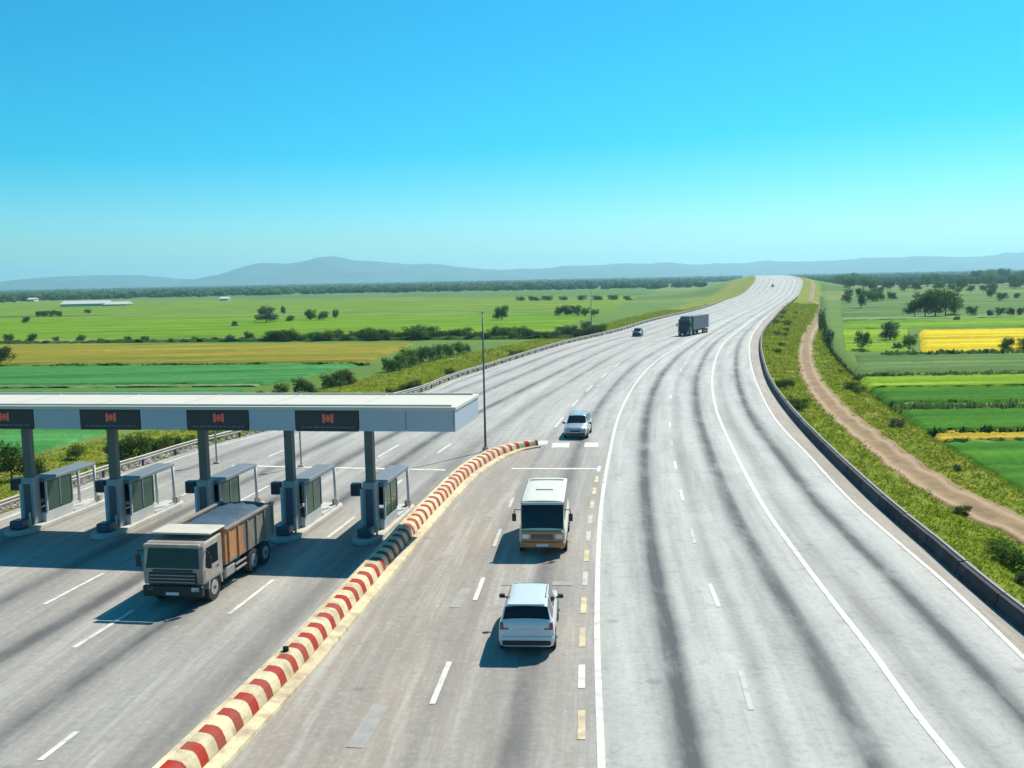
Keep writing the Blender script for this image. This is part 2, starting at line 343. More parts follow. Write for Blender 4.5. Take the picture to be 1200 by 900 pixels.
def build_road():
    ctl = [left_edge, TZ, TA, TB, TC, MID, L0, L1, L2, L3, right_edge]
    div = [14, 14, 18, 18, 18, 24, 30, 26, 26, 26, 14]
    cols = []; 
    segs = []
    for k in range(len(ctl) - 1):
        n = div[k + 1] if k < len(div) - 1 else 10
        for j in range(n): segs.append((k, j / n))
    segs.append((len(ctl) - 2, 1.0))
    lines = np.stack([f(ys) for f in ctl], 0)
    lines = np.maximum.accumulate(lines, 0)
    V = np.zeros((len(ys), len(segs), 3)); stain = np.zeros((len(ys), len(segs))); tan = np.zeros_like(stain); pale = np.zeros_like(stain)
    rr = np.random.default_rng(3)
    wob = {k: 0.02 * np.sin(ys * 0.03 + k * 1.7) * np.sin(ys * 0.011 + k) for k in range(12)}
    strength = {1: 0.75, 2: 0.85, 3: 0.85, 4: 0.55, 5: 0.75, 6: 1.0, 7: 1.0, 8: 1.0, 0: 0.5}
    centre = {1: 0.5, 2: 0.5, 3: 0.5, 4: 0.3, 5: 0.54, 6: 0.54, 7: 0.57, 8: 0.6, 0: 0.5}
    for c, (k, t) in enumerate(segs):
        x = lines[k] * (1 - t) + lines[k + 1] * t
        V[:, c, 0] = x; V[:, c, 1] = ys; V[:, c, 2] = roadz(ys)
        wdt = np.maximum(lines[k + 1] - lines[k], 0.5)
        if k in strength:
            d = (t - centre[k] - wob[k]) * wdt
            s = strength[k] * (np.exp(-(d / 0.42) ** 2) + 0.22 * np.exp(-(d / 1.0) ** 2))
            # faint broad wheel paths either side of the oil line
            stain[:, c] += (1 - 0.45 * smooth(90, 220, ys)) * s * np.interp(ys, np.arange(0, 2200, 40), np.clip(rr.normal(0.92, 0.1, 55), 0.6, 1.15))
        if k in (5,): tan[:, c] = 0.55 * (1 - smooth(0.6, 1.0, t))
        if k <= 4: tan[:, c] = np.where(x < BAR(ys), 0.35, 1.0) * (1 - smooth(62, 80, ys)) + 0.15 * smooth(62, 80, ys)
        if k == 5: tan[:, c] = (0.75 - 0.35 * t) * (1 - smooth(58, 72, ys))
        if k == 9: tan[:, c] = 0.9; 
        if k >= 6 and k < 9: pale[:, c] = 1.0
        pale[:, c] = np.maximum(pale[:, c], smooth(62, 85, ys) * 0.75)
        # joint darkening beside the painted lines of the fast carriageway
        if k == 7: stain[:, c] += 0.34 * np.exp(-((t * wdt - 0.45) / 0.4) ** 2)
        if k == 8: stain[:, c] += 0.30 * np.exp(-((t * wdt - 0.9) / 0.55) ** 2)
        if k == 6: stain[:, c] += 0.18 * np.exp(-((t * wdt - 0.3) / 0.3) ** 2)
        if k == 5: stain[:, c] += 0.28 * np.exp(-((t * wdt - 0.2) / 0.35) ** 2)
    nr, nc = stain.shape
    # skirts down to the ground at both edges and the near end
    Vs = V.reshape(-1, 3)
    sk_l = V[:, 0, :].copy(); sk_l[:, 2] -= 0.6; sk_r = V[:, -1, :].copy(); sk_r[:, 2] -= 0.6
    base = len(Vs)
    F = grid_faces(nr, nc)
    i = np.arange(nr - 1)
    FL = np.stack([base + i, i * nc, (i + 1) * nc, base + i + 1], -1)
    FR = np.stack([i * nc + nc - 1, base + nr + i, base + nr + i + 1, (i + 1) * nc + nc - 1], -1)
    z = np.zeros(2 * nr)
    m, n, b = new_mat('aged_asphalt')
    v = mapping(n)
    st, ta, pa = attr(n, 'stain'), attr(n, 'tan'), attr(n, 'pale')
    cmb = N(n, 'ShaderNodeCombineXYZ'); sepv = N(n, 'ShaderNodeSeparateXYZ'); n.links.new(v, sepv.inputs[0])
    n.links.new(attr(n, 'lat'), cmb.inputs[0]); n.links.new(math_(n, 'MULTIPLY', sepv.outputs[1], 0.05), cmb.inputs[1])
    vlong = cmb.outputs[0]
    big = noise(n, 0.9, 6, 0.6, vlong); mid = noise(n, 0.22, 5, 0.6, v); fine = noise(n, 14.0, 4, 0.7, v); streak = noise(n, 3.2, 5, 0.65, vlong)
    c = mixc(n, pa, (0.37, 0.355, 0.32), (0.53, 0.53, 0.49))
    c = mixc(n, ta, c, (0.36, 0.295, 0.23))
    c = mixc(n, ramp(n, mid, [(0.35, 0.0), (0.7, 0.5)]), c, mixc(n, 0.5, c, (0.22, 0.21, 0.20)))
    c = mixc(n, ramp(n, big, [(0.4, 0.0), (0.75, 0.38)]), c, (0.2, 0.2, 0.2))
    c = mixc(n, ramp(n, streak, [(0.45, 0.0), (0.66, 0.2)]), c, (0.5, 0.5, 0.47))
    s2 = math_(n, 'MULTIPLY', st, math_(n, 'ADD', math_(n, 'MULTIPLY', streak, 0.5), 0.72))
    s2 = math_(n, 'MULTIPLY', s2, ramp(n, noise(n, 0.55, 7, 0.7, mapping(n, (1.0, 0.35, 1.0))), [(0.32, 0.55), (0.55, 1.0)]))
    s2 = math_(n, 'MINIMUM', math_(n, 'MULTIPLY', s2, 0.92), 0.93)
    # lighter and darker bands along the lanes, blotches, oil spots, transverse joints
    band = noise(n, 0.8, 6, 0.7, vlong)
    c = mixc(n, ramp(n, band, [(0.34, 0.45), (0.5, 0.0)]), c, (0.22, 0.2, 0.175))
    c = mixc(n, ramp(n, band, [(0.52, 0.0), (0.72, 0.5)]), c, (0.62, 0.6, 0.54))
    blot = noise(n, 0.9, 8, 0.75, v)
    c = mixc(n, ramp(n, blot, [(0.52, 0.0), (0.74, 0.55)]), c, (0.19, 0.18, 0.165))
    c = mixc(n, ramp(n, noise(n, 2.6, 6, 0.7, v), [(0.28, 0.6), (0.38, 0.0)]), c, (0.6, 0.59, 0.54))
    spots = N(n, 'ShaderNodeTexVoronoi'); spots.inputs['Scale'].default_value = 0.33; n.links.new(v, spots.inputs['Vector'])
    c = mixc(n, ramp(n, spots.outputs['Distance'], [(0.03, 0.45), (0.10, 0.0)]), c, (0.11, 0.11, 0.11))
    grain = noise(n, 4.5, 6, 0.75, v)
    c = mixc(n, ramp(n, grain, [(0.36, 0.35), (0.48, 0.0)]), c, (0.2, 0.19, 0.175))
    c = mixc(n, ramp(n, grain, [(0.54, 0.0), (0.7, 0.35)]), c, (0.62, 0.6, 0.55))
    c = mixc(n, s2, c, (0.036, 0.038, 0.046))
    c = mixc(n, math_(n, 'MULTIPLY', fine, 0.25), c, (0.14, 0.14, 0.135))
    n.links.new(c, b.inputs['Base Color'])
    b.inputs['Roughness'].default_value = 0.82; b.inputs['Specular IOR Level'].default_value = 0.35
    bump(n, b, fine, 0.25, 0.01)
    o = mesh_np('road', np.vstack([Vs, sk_l, sk_r]), np.vstack([F, FL, FR]), m, False,
                {'stain': np.concatenate([stain.ravel(), z]), 'tan': np.concatenate([tan.ravel(), z]), 'pale': np.concatenate([pale.ravel(), z]), 'lat': np.concatenate([(V[:, :, 0] - L0(ys)[:, None]).ravel(), z])})
    tag(o, kind='structure')
    return o
road = build_road()

# ------------------------------------------------------------------ terrain
ZF = -2.4
_pr_r = pchip([(-200, -1.2), (-3, -1.2), (-1.0, -0.32), (0, -0.25), (1.3, -0.22), (3.2, -0.75), (5, -1.1), (10.4, -1.35), (11.3, -1.8), (12.4, -3.1), (13.2, -3.0), (14.4, -2.4), (18, -2.4), (400, -2.4)])
_pr_l = pchip([(-200, -1.2), (-3, -1.2), (-1.0, -0.32), (0, -0.22), (1.3, -0.2), (4, -0.9), (9, -1.9), (14, -2.4), (18, -2.4), (400, -2.4)])
def head_cos(y, f):
    s = (f(y + 1.0) - f(y - 1.0)) / 2.0
    return 1.0 / np.sqrt(1 + s * s)
def terrain_z(x, y):
    x = np.asarray(x, float); y = np.asarray(y, float)
    yc = np.clip(y, 8, 2090)
    le, re = left_edge(yc), right_edge(yc)
    dr = (x - re) * head_cos(yc, right_edge); dl = (le - x) * head_cos(yc, left_edge)
    right = x > (le + re) / 2
    d = np.where(right, dr, dl)
    z = np.where(right, _pr_r(np.clip(d, -60, 300)), _pr_l(np.clip(d, -60, 300)))
    # soft unevenness on the banks only
    amp = smooth(1.5, 5, d) * (1 - smooth(10, 14, d))
    z = z + amp * 0.12 * (np.sin(x * 0.9 + y * 0.35) * np.sin(y * 0.53 - x * 0.2) + 0.5 * np.sin(x * 2.1 - y * 1.3))
    rz = roadz(yc)
    fall = 1 - smooth(0.0, 1.0, (d - 2.0) / 70.0)
    z = z + rz * np.where(d < 2, 1.0, fall)
    # the plain rises a little far out so that it meets the hills
    far = smooth(2600, 5500, y)
    return np.where(y > 2090, ZF * (1 - far * 0.4), z)

def build_terrain():
    yr = np.concatenate([np.arange(-34, 20, 4.0), 20 * (15400 / 20.0) ** np.linspace(0, 1, 330)])
    t = np.concatenate([np.linspace(-1.6, -0.62, 40)[:-1], np.linspace(-0.62, 0.62, 460), np.linspace(0.62, 1.6, 40)[1:]])
    X = (yr[:, None] + 40) * t[None, :]; Y = np.repeat(yr[:, None], len(t), 1)
    Z = terrain_z(X, Y)
    yc = np.clip(Y, 8, 2090)
    dR = (X - right_edge(yc)); dL = (left_edge(yc) - X)
    verge = np.where(X > (left_edge(yc) + right_edge(yc)) / 2, 1 - smooth(11.0, 13.5, dR), 1 - smooth(19, 26, dL))
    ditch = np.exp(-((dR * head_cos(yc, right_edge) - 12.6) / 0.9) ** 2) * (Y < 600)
    m, n, b = new_mat('meadow_ground')
    v = mapping(n)
    n1 = noise(n, 0.035, 6, 0.6, v); n2 = noise(n, 0.6, 6, 0.65, v); n3 = noise(n, 5.0, 5, 0.7, v)
    # patchwork of distant fields, long across the view
    vor = N(n, 'ShaderNodeTexVoronoi'); vor.inputs['Scale'].default_value = 0.0052; vor.inputs['Randomness'].default_value = 0.9
    n.links.new(mapping(n, (0.45, 1.0, 1), (0, 0, 0.02)), vor.inputs['Vector'])
    sep = N(n, 'ShaderNodeSeparateColor'); n.links.new(vor.outputs['Color'], sep.inputs[0])
    fieldc = ramp(n, sep.outputs[0], [(0.0, (0.055, 0.10, 0.03)), (0.3, (0.12, 0.21, 0.035)), (0.6, (0.16, 0.25, 0.05)), (0.85, (0.22, 0.25, 0.07)), (1.0, (0.26, 0.24, 0.09))])
    fieldc = mixc(n, ramp(n, n1, [(0.4, 0.0), (0.7, 0.6)]), fieldc, (0.09, 0.16, 0.03))
    vergec = ramp(n, n2, [(0.25, (0.08, 0.15, 0.008)), (0.45, (0.16, 0.24, 0.012)), (0.62, (0.24, 0.27, 0.018)), (0.82, (0.38, 0.27, 0.045))])
    vergec = mixc(n, ramp(n, n1, [(0.45, 0.0), (0.62, 0.7)]), vergec, (0.30, 0.24, 0.06))
    c = mixc(n, attr(n, 'verge'), fieldc, vergec)
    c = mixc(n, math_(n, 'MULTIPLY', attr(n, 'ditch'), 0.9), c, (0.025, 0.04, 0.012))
    c = mixc(n, ramp(n, n3, [(0.35, 0.5), (0.6, 0.0)]), c, mixc(n, 0.6, c, (0.02, 0.03, 0.008)))
    n.links.new(c, b.inputs['Base Color']); b.inputs['Roughness'].default_value = 0.95; b.inputs['Specular IOR Level'].default_value = 0.1
    bump(n, b, n3, 0.6, 0.15)
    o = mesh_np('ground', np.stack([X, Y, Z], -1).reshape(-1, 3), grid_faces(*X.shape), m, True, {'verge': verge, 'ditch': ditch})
    tag(o, kind='structure')
build_terrain()

# dirt track on the right bank
def build_track():
    lp = [(1215, 645), (1160, 617), (1093, 583), (1047, 550), (1003, 513), (970, 487), (947, 457), (935, 427), (935, 405), (946, 377), (955, 352)]
    rp = [(1240, 634), (1196, 615), (1143, 587), (1093, 560), (1047, 527), (1007, 493), (973, 460), (955, 423), (955, 402), (964, 377), (969, 352)]
    ctr = []
    for (a, b) in zip(lp, rp):
        p = (G(*a, -1.25) + G(*b, -1.25)) / 2
        ctr.append((p.y, p.x))
    f = pchip([(20, ctr[0][1] + 1.0)] + ctr)
    yy = np.concatenate([np.arange(22, 150, 1.2), np.arange(150, 500, 5), np.arange(500, 900, 12)])
    xx = f(np.minimum(yy, ctr[-1][0]))
    dlim = right_edge(yy) + 7.0 / head_cos(yy, right_edge)
    xx = np.where(yy > ctr[-1][0] - 60, xx * (1 - smooth(ctr[-1][0] - 60, ctr[-1][0], yy)) + dlim * smooth(ctr[-1][0] - 60, ctr[-1][0], yy), xx)
    n_c = 25; V = []; rut = []
    off = np.linspace(-1.4, 1.4, n_c)
    wig = np.interp(yy, np.arange(0, 1000, 7.0), RNG.normal(0, 0.08, 143))
    for j, o_ in enumerate(off):
        edge = abs(o_) / 1.4
        x = xx + o_ * (1.0 + 0.22 * edge * np.sign(o_) * wig / 0.16 * 0.3) + wig * 0.3
        r = np.exp(-((abs(o_) - 0.8) / 0.3) ** 2)
        z = terrain_z(x, yy) + 0.13 - 0.06 * r - 0.16 * smooth(0.85, 1.0, edge) + RNG.normal(0, 0.008, len(yy))
        V.append(np.stack([x, yy, z], -1)); rut.append(np.full(len(yy), r))
    V = np.stack(V, 1)
    m, n, b = new_mat('track_dirt'); v = mapping(n)
    n2 = noise(n, 0.8, 6, 0.65, v); n3 = noise(n, 7.0, 5, 0.7, v)
    c = ramp(n, n2, [(0.3, (0.16, 0.10, 0.035)), (0.5, (0.25, 0.155, 0.065)), (0.7, (0.33, 0.215, 0.10))])
    c = mixc(n, math_(n, 'MULTIPLY', attr(n, 'rut'), 0.8), c, (0.47, 0.32, 0.19))
    c = mixc(n, ramp(n, n3, [(0.4, 0.45), (0.6, 0.0)]), c, (0.2, 0.14, 0.08))
    n.links.new(c, b.inputs['Base Color']); b.inputs['Roughness'].default_value = 0.95; bump(n, b, n3, 0.5, 0.08)
    o = mesh_np('dirt_track', V.reshape(-1, 3), grid_faces(len(yy), n_c), m, True, {'rut': np.stack(rut, 1)})
    tag(o, kind='structure')
    return f
TRACK = build_track()

# ------------------------------------------------------------------ fields: low slabs of crop on the plain
def field_mat(name, cols, rows=0.0, rowdir=0.0, rowamt=0.3):
    m, n, b = new_mat(name); v = mapping(n)
    vx = mapping(n, (0.05, 0.5, 1))
    n1 = noise(n, 0.5, 6, 0.6, vx); n2 = noise(n, 0.5, 6, 0.7, v); n3 = noise(n, 4.0, 4, 0.7, v); nb = noise(n, 0.02, 4, 0.6, v)
    c = ramp(n, n1, [(0.37, cols[0]), (0.5, cols[1]), (0.63, cols[2])])
    c = mixc(n, ramp(n, nb, [(0.42, 0.0), (0.66, 0.6)]), c, cols[0])
    c = mixc(n, ramp(n, n2, [(0.45, 0.0), (0.75, 0.5)]), c, tuple(x * 0.62 for x in cols[1]))
    nw = noise(n, 1.0, 5, 0.65, mapping(n, (0.008, 0.11, 1), (0, 0, 0.01)))
    c = mixc(n, ramp(n, nw, [(0.36, 0.6), (0.48, 0.0), (0.56, 0.0), (0.68, 0.55)]), c, mixc(n, ramp(n, nw, [(0.49, 0.0), (0.51, 1.0)]), tuple(x * 0.55 for x in cols[0]), tuple(min(1, x * 1.35 + 0.02) for x in cols[2])))
    if rows:
        wv = N(n, 'ShaderNodeTexWave', wave_type='BANDS', bands_direction='Y'); wv.inputs['Scale'].default_value = rows
        wv.inputs['Distortion'].default_value = 1.2; wv.inputs['Detail'].default_value = 2
        n.links.new(mapping(n, (1, 1, 1), (0, 0, rowdir)), wv.inputs[0])
        c = mixc(n, math_(n, 'MULTIPLY', wv.outputs['Fac'], rowamt), c, tuple(x * 0.5 for x in cols[0]))
    c = mixc(n, ramp(n, n3, [(0.35, 0.35), (0.55, 0.0)]), c, tuple(x * 0.4 for x in cols[0]))
    n.links.new(c, b.inputs['Base Color']); b.inputs['Roughness'].default_value = 0.95; b.inputs['Specular IOR Level'].default_value = 0.08
    bump(n, b, n3, 0.7, 0.2)
    return m
FM = {
    'teal': field_mat('crop_teal', [(0.05, 0.20, 0.045), (0.065, 0.26, 0.062), (0.09, 0.30, 0.075)], 0.12, 0.0, 0.25),
    'ochre': field_mat('crop_ochre', [(0.17, 0.19, 0.015), (0.27, 0.24, 0.02), (0.35, 0.27, 0.035)]),
    'bright': field_mat('crop_bright', [(0.09, 0.21, 0.006), (0.16, 0.30, 0.006), (0.21, 0.33, 0.012)]),
    'light': field_mat('crop_light', [(0.10, 0.20, 0.015), (0.17, 0.28, 0.02), (0.24, 0.30, 0.035)]),
    'deep': field_mat('crop_deep', [(0.03, 0.14, 0.004), (0.06, 0.21, 0.005), (0.08, 0.25, 0.008)], 0.1, 0.0, 0.25),
    'lime': field_mat('crop_lime', [(0.13, 0.26, 0.006), (0.21, 0.35, 0.006), (0.26, 0.38, 0.012)]),
    'rape': field_mat('crop_rapeseed', [(0.52, 0.40, 0.004), (0.74, 0.55, 0.004), (0.8, 0.64, 0.006)]),
    'rough': field_mat('rough_pasture', [(0.07, 0.15, 0.03), (0.12, 0.21, 0.045), (0.20, 0.26, 0.09)]),
    'straw': field_mat('straw_strip', [(0.36, 0.27, 0.02), (0.52, 0.37, 0.025), (0.62, 0.46, 0.07)]),
    'pale': field_mat('mown_strip', [(0.16, 0.30, 0.10), (0.22, 0.34, 0.13), (0.28, 0.38, 0.16)]),
    'dark': field_mat('rank_growth', [(0.02, 0.06, 0.006), (0.03, 0.085, 0.008), (0.06, 0.12, 0.01)]),
}
def field(mat, far, near, h=0.35, name='field'):
    """far = ((px,py) left, (px,py) right); near the same; the ground corners of one crop field"""
    z = ZF + h
    A, B, C_, D = (G(*far[0], z), G(*far[1], z), G(*near[1], z), G(*near[0], z))
    nu, nv = (240, 7) if mat == 'dark' else (60, 26)
    u = np.linspace(0, 1, nu); v = np.linspace(0, 1, nv)
    P = np.zeros((nv, nu, 3))
    for i, vv in enumerate(v):
        # interpolate evenly on the ground
        a = np.array(A) * (1 - vv) + np.array(D) * vv; b = np.array(B) * (1 - vv) + np.array(C_) * vv
        P[i] = a[None, :] * (1 - u[:, None]) + b[None, :] * u[:, None]
    P[..., 2] = z + RNG.normal(0, 0.05, (nv, nu))
    if mat == 'dark': P[..., 2] = ZF + h * np.clip(0.7 + 0.35 * np.interp(u * 40, np.arange(41), RNG.normal(0, 0.6, 41))[None, :] + RNG.normal(0, 0.3, (nv, nu)), -0.4, 1.7)
    P[:, :, 1] += np.where((v[:, None] == 0) | (v[:, None] == 1), RNG.normal(0, 0.004, (nv, nu)) * P[:, :, 1], 0)
    for e in ((0, slice(None)), (-1, slice(None)), (slice(None), 0), (slice(None), -1)): P[e + (2,)] = ZF - 0.25
    P = P[::-1]
    o = mesh_np(name, P.reshape(-1, 3), grid_faces(nv, nu), FM[mat], True)
    return tag(o, kind='structure')
W0 = -260
# left side, near to far
field('teal', ((W0, 430), (432, 425)), ((W0, 452), (318, 449)))
field('pale', ((W0, 453.2), (312, 450.0)), ((W0, 455.2), (306, 451.8)), 0.2)
field('dark', ((W0, 429), (436, 424.4)), ((W0, 430.2), (432, 425.4)), 0.5, 'field_margin')
field('dark', ((W0, 401), (690, 392.2)), ((W0, 402.8), (660, 394)), 0.7, 'field_margin')

field('teal', ((W0, 457.5), (300, 454)), ((W0, 560), (40, 528)))
field('ochre', ((W0, 403), (492, 401.5)), ((W0, 428), (436, 423)))
field('bright', ((W0, 374), (716, 366)), ((W0, 399), (640, 391)))
field('light', ((W0, 357), (760, 347)), ((W0, 372), (724, 364.5)))
field('rough', ((W0, 348.5), (800, 336)), ((W0, 355.5), (772, 345.5)))
# right side, near to far
field('deep', ((1098, 516), (1420, 510)), ((1262, 612), (1620, 600)))
field('straw', ((1090, 505), (1420, 499)), ((1096, 514.5), (1420, 508)))
field('deep', ((1050, 478), (1420, 472)), ((1083, 503), (1420, 497)))
field('deep', ((1020, 454), (1420, 448)), ((1040, 470), (1420, 465)))
field('lime', ((1006, 440), (1420, 434)), ((1016, 453), (1420, 447)))
field('rough', ((996, 414), (1420, 407)), ((1003, 436), (1420, 430)))
field('dark', ((1046, 470.5), (1420, 465.5)), ((1050, 477), (1420, 471)), 0.7, 'field_margin')
field('dark', ((1003, 436.4), (1420, 430.4)), ((1006, 439.4), (1420, 433.4)), 0.6, 'field_margin')
field('dark', ((1083, 503.2), (1420, 497.2)), ((1088, 504.8), (1420, 498.8)), 0.6, 'field_margin')
field('dark', ((1030, 411), (1420, 405)), ((1032, 413.6), (1420, 406.8)), 0.8, 'field_margin')
field('pale', ((984, 372.6), (1420, 364.6)), ((984, 374.8), (1420, 366.8)), 0.25)
field('rape', ((1076, 386), (1420, 380)), ((1078, 410), (1420, 404)), 0.8)
field('lime', ((986, 386), (1064, 384.5)), ((990, 411), (1064, 410)))
field('bright', ((984, 375), (1420, 367)), ((985, 385), (1420, 378.5)))
field('rough', ((982, 346), (1420, 338)), ((983, 372), (1420, 364)))

# ------------------------------------------------------------------ painted markings (pieces of the road)
def strip(fn, y0, y1, wd, name, mat, z=0.014, off=0.0):
    yy = ys[(ys > y0) & (ys < y1)]
    yy = np.concatenate([[y0], yy, [y1]])
    x = fn(yy) + off; hc = head_cos(yy, fn)
    hw = wd / 2 / hc
    zz = roadz(yy) + z
    V = np.stack([np.stack([x - hw, yy, zz], -1), np.stack([x + hw, yy, zz], -1)], 1).reshape(-1, 3)
    return mesh_np(name, V, grid_faces(len(yy), 2), M[mat], False, parent=road)
strip(L0, 10, 330, 0.20, 'solid_line', 'white_paint')
strip(L2, 10, 330, 0.22, 'solid_line', 'white_paint')
strip(L3, 10, 300, 0.18, 'edge_line', 'white_paint')
y = 17.5
while y < 190:
    strip(L1, y, y + 2.7, 0.17, 'lane_dash', 'white_paint' if random.random() > .25 else 'worn_paint'); y += 8.6 if y < 70 else 9.5
y = 21.3
while y < 62:
    strip(L0, y, y + 1.75, 0.21, 'wide_dash', 'cream_paint' if random.random() < .25 else ('white_paint' if random.random() < .5 else 'worn_paint'), off=-0.5); y += 3.25
for a, b in ((26.9, 30.0), (36.0, 38.8), (43.5, 46.6), (51, 53.5), (79, 85), (92, 97), (104, 110), (118, 124), (132, 138)):
    strip(MID, a, b, 0.17, 'lane_dash', 'white_paint' if a > 70 or a < 40 else 'worn_paint')
for a, b in ((26, 29.5), (36.5, 40.5), (44.2, 47.5), (54, 58)): strip(TA, a, b, 0.17, 'lane_dash', 'white_paint')
for a, b in ((23, 26), (31.9, 35.6), (42, 45.5), (51, 55), (67, 72)): strip(TB, a, b, 0.17, 'lane_dash', 'white_paint')
for a, b in ((24.0, 25.6), (35.0, 39.1), (45.6, 49.6), (55, 59), (68, 72)): strip(TC, a, b, 0.17, 'lane_dash', 'white_paint')
for a, b in ((49, 53), (55.6, 59.2), (68, 72)): strip(TZ, a, b, 0.17, 'lane_dash', 'white_paint')
for fn in (TA, TB, TC):
    for k in range(7): strip(fn, 80 + k * 12, 84 + k * 12, 0.15, 'lane_dash', 'worn_paint')
strip(left_edge, 30, 330, 0.18, 'edge_line', 'white_paint', off=0.9)
strip(BAR, 20, 60, 0.12, 'edge_line', 'worn_paint', off=-1.75)
def patch(px, py, wx, wy, name, mat, rz=0.0, z=0.016):
    p = G(px, py); c, s = math.cos(rz), math.sin(rz)
    V = [(p.x + a * wx / 2 * c - b * wy / 2 * s, p.y + a * wx / 2 * s + b * wy / 2 * c, z) for a, b in ((-1, -1), (1, -1), (1, 1), (-1, 1))]
    mesh_np(name, V, [(0, 1, 2, 3)], M[mat], parent=road)
def tline(p0, p1, wd, mat):
    a, b = G(*p0), G(*p1)
    V = [(a.x, a.y - wd / 2, 0.015), (b.x, b.y - wd / 2, 0.015), (b.x, b.y + wd / 2, 0.015), (a.x, a.y + wd / 2, 0.015)]
    mesh_np('stop_line', V, [(0, 1, 2, 3)], M[mat], parent=road)
tline((272, 546), (522, 551), 0.42, 'white_paint'); tline((600, 549.5), (701, 549.5), 0.42, 'white_paint')
patch(657, 522, 1.25, 2.0, 'give_way_block', 'white_paint', -0.1); patch(693, 521.5, 1.0, 2.0, 'give_way_block', 'white_paint', -0.1); patch(636, 519, 0.75, 1.8, 'give_way_block', 'white_paint', -0.1)
for px, py in ((600, 684), (659, 684)): patch(px, py, 0.8, 0.5, 'worn_mark', 'faded_paint', -0.1)
for (px, py, a, b) in ((432, 850, 0.5, 2.6), (540, 700, 0.42, 2.4), (577, 602, 0.45, 1.8)): patch(px, py, a, b, 'worn_mark', 'faded_paint', -0.14, 0.012)

# ------------------------------------------------------------------ striped barrier between the toll lanes and the through lanes
def path_points(fn, y0, y1, step):
    yy = np.linspace(y0, y1, 1500); xx = fn(yy)
    s = np.concatenate([[0], np.cumsum(np.hypot(np.diff(xx), np.diff(yy)))])
    n = int(s[-1] / step); t = np.arange(n + 1) * step
    return np.interp(t, s, xx), np.interp(t, s, yy)
def build_barrier():
    root = empty('striped_barrier', (float(BAR(40.0)), 40.0, 0))
    tag(root, 'low concrete divider with red and cream stripes curving away from the toll lanes', 'barrier')
    ox, oy = root.location.x, root.location.y
    # the tip bends to the right and closes
    px, py = [], []
    X, Y = path_points(BAR, 19.0, 66.0, 0.2)
    px += list(X); py += list(Y)
    tip = [G(600, 532), G(612, 528.5), G(624, 526), G(634, 524.5)]
    xs = np.concatenate([px, np.linspace(px[-1], tip[-1].x, 22)[1:]])
    yy = np.concatenate([py, np.interp(np.linspace(px[-1], tip[-1].x, 22)[1:], [px[-1]] + [t.x for t in tip[1:]], [py[-1]] + [t.y for t in tip[1:]])])
    s = np.concatenate([[0], np.cumsum(np.hypot(np.diff(xs), np.diff(yy)))])
    L = s[-1]
    def at(t):
        t = min(max(t, 0), L)
        x, y = np.interp(t, s, xs), np.interp(t, s, yy)
        a, b = max(t - 0.6, 0), min(t + 0.6, L)
        dx, dy = np.interp(b, s, xs) - np.interp(a, s, xs), np.interp(b, s, yy) - np.interp(a, s, yy)
        n = math.hypot(dx, dy); return x - ox, y - oy, -dy / n, dx / n      # left normal
    def seg(prof, t0, t1, n, name, mat, shrink=0.0):
        V = []; k = len(prof)
        sc = lambda t: 1.0 - 0.45 * float(smooth(L - 6, L, np.array(t)))
        for i in range(n + 1):
            t = t0 + (t1 - t0) * i / n
            x, y, nx, ny = at(t); c = sc(t)
            for (o, z) in prof: V.append((x + nx * o * c, y + ny * o * c, z * (0.6 + 0.4 * c)))
        F = []
        for i in range(n):
            for j in range(k):
                F.append((i * k + j, i * k + (j + 1) % k, (i + 1) * k + (j + 1) % k, (i + 1) * k + j))
        me = bpy.data.meshes.new(name)
        me.from_pydata(V, [], F + [tuple(range(k))[::-1], tuple(range(n * k, n * k + k))])
        me.materials.append(M[mat]); me.update()
        bm = bmesh.new(); bm.from_mesh(me); bmesh.ops.recalc_face_normals(bm, faces=bm.faces); bm.to_mesh(me); bm.free()
        return link(name, me, root)
    ledge = [(0.0, -0.05), (0.02, 0.10), (0.06, 0.14), (0.36, 0.18), (0.42, 0.16), (0.42, -0.05)]
    cap = [(0.99, -0.05), (0.99, 0.635), (1.02, 0.655), (1.14, 0.655), (1.17, 0.62), (1.24, -0.05)]
    block = [(0.425, -0.05), (0.425, 0.19), (0.47, 0.34), (0.54, 0.50), (0.63, 0.59), (0.76, 0.625), (0.985, 0.635), (0.985, -0.05)]
    t = 0.0
    while t < L:
        t1 = min(t + 4.0, L); seg(ledge, t + 0.006, t1 - 0.006, 12, 'ledge', 'cream_paint'); seg(cap, t + 0.006, t1 - 0.006, 12, 'cap', 'cream_paint'); t = t1
    x, y, nx, ny = at(10.6)
    rf = MB().box(-0.09, 0.09, -0.05, 0.05, 0, 0.16, 0.02).build('reflector', M['black'], root); rf.location = (x + nx * 0.9, y + ny * 0.9, 0.63)
    t = 0.15; k = 0
    while t < L - 0.2:
        w_ = 0.42 if k % 2 == 0 else 0.56
        w_ *= random.uniform(0.93, 1.07)
        j = random.uniform(0.0, 0.012)
        t1 = min(t + w_, L - 0.05)
        seg([(o - (j if 0.45 < o < 0.8 else 0), z) for o, z in block], t + 0.004, t1 - 0.004, 3, 'red_block' if k % 2 == 0 else 'cream_block', 'red_paint' if k % 2 == 0 else 'cream_paint')
        t = t1; k += 1
build_barrier()

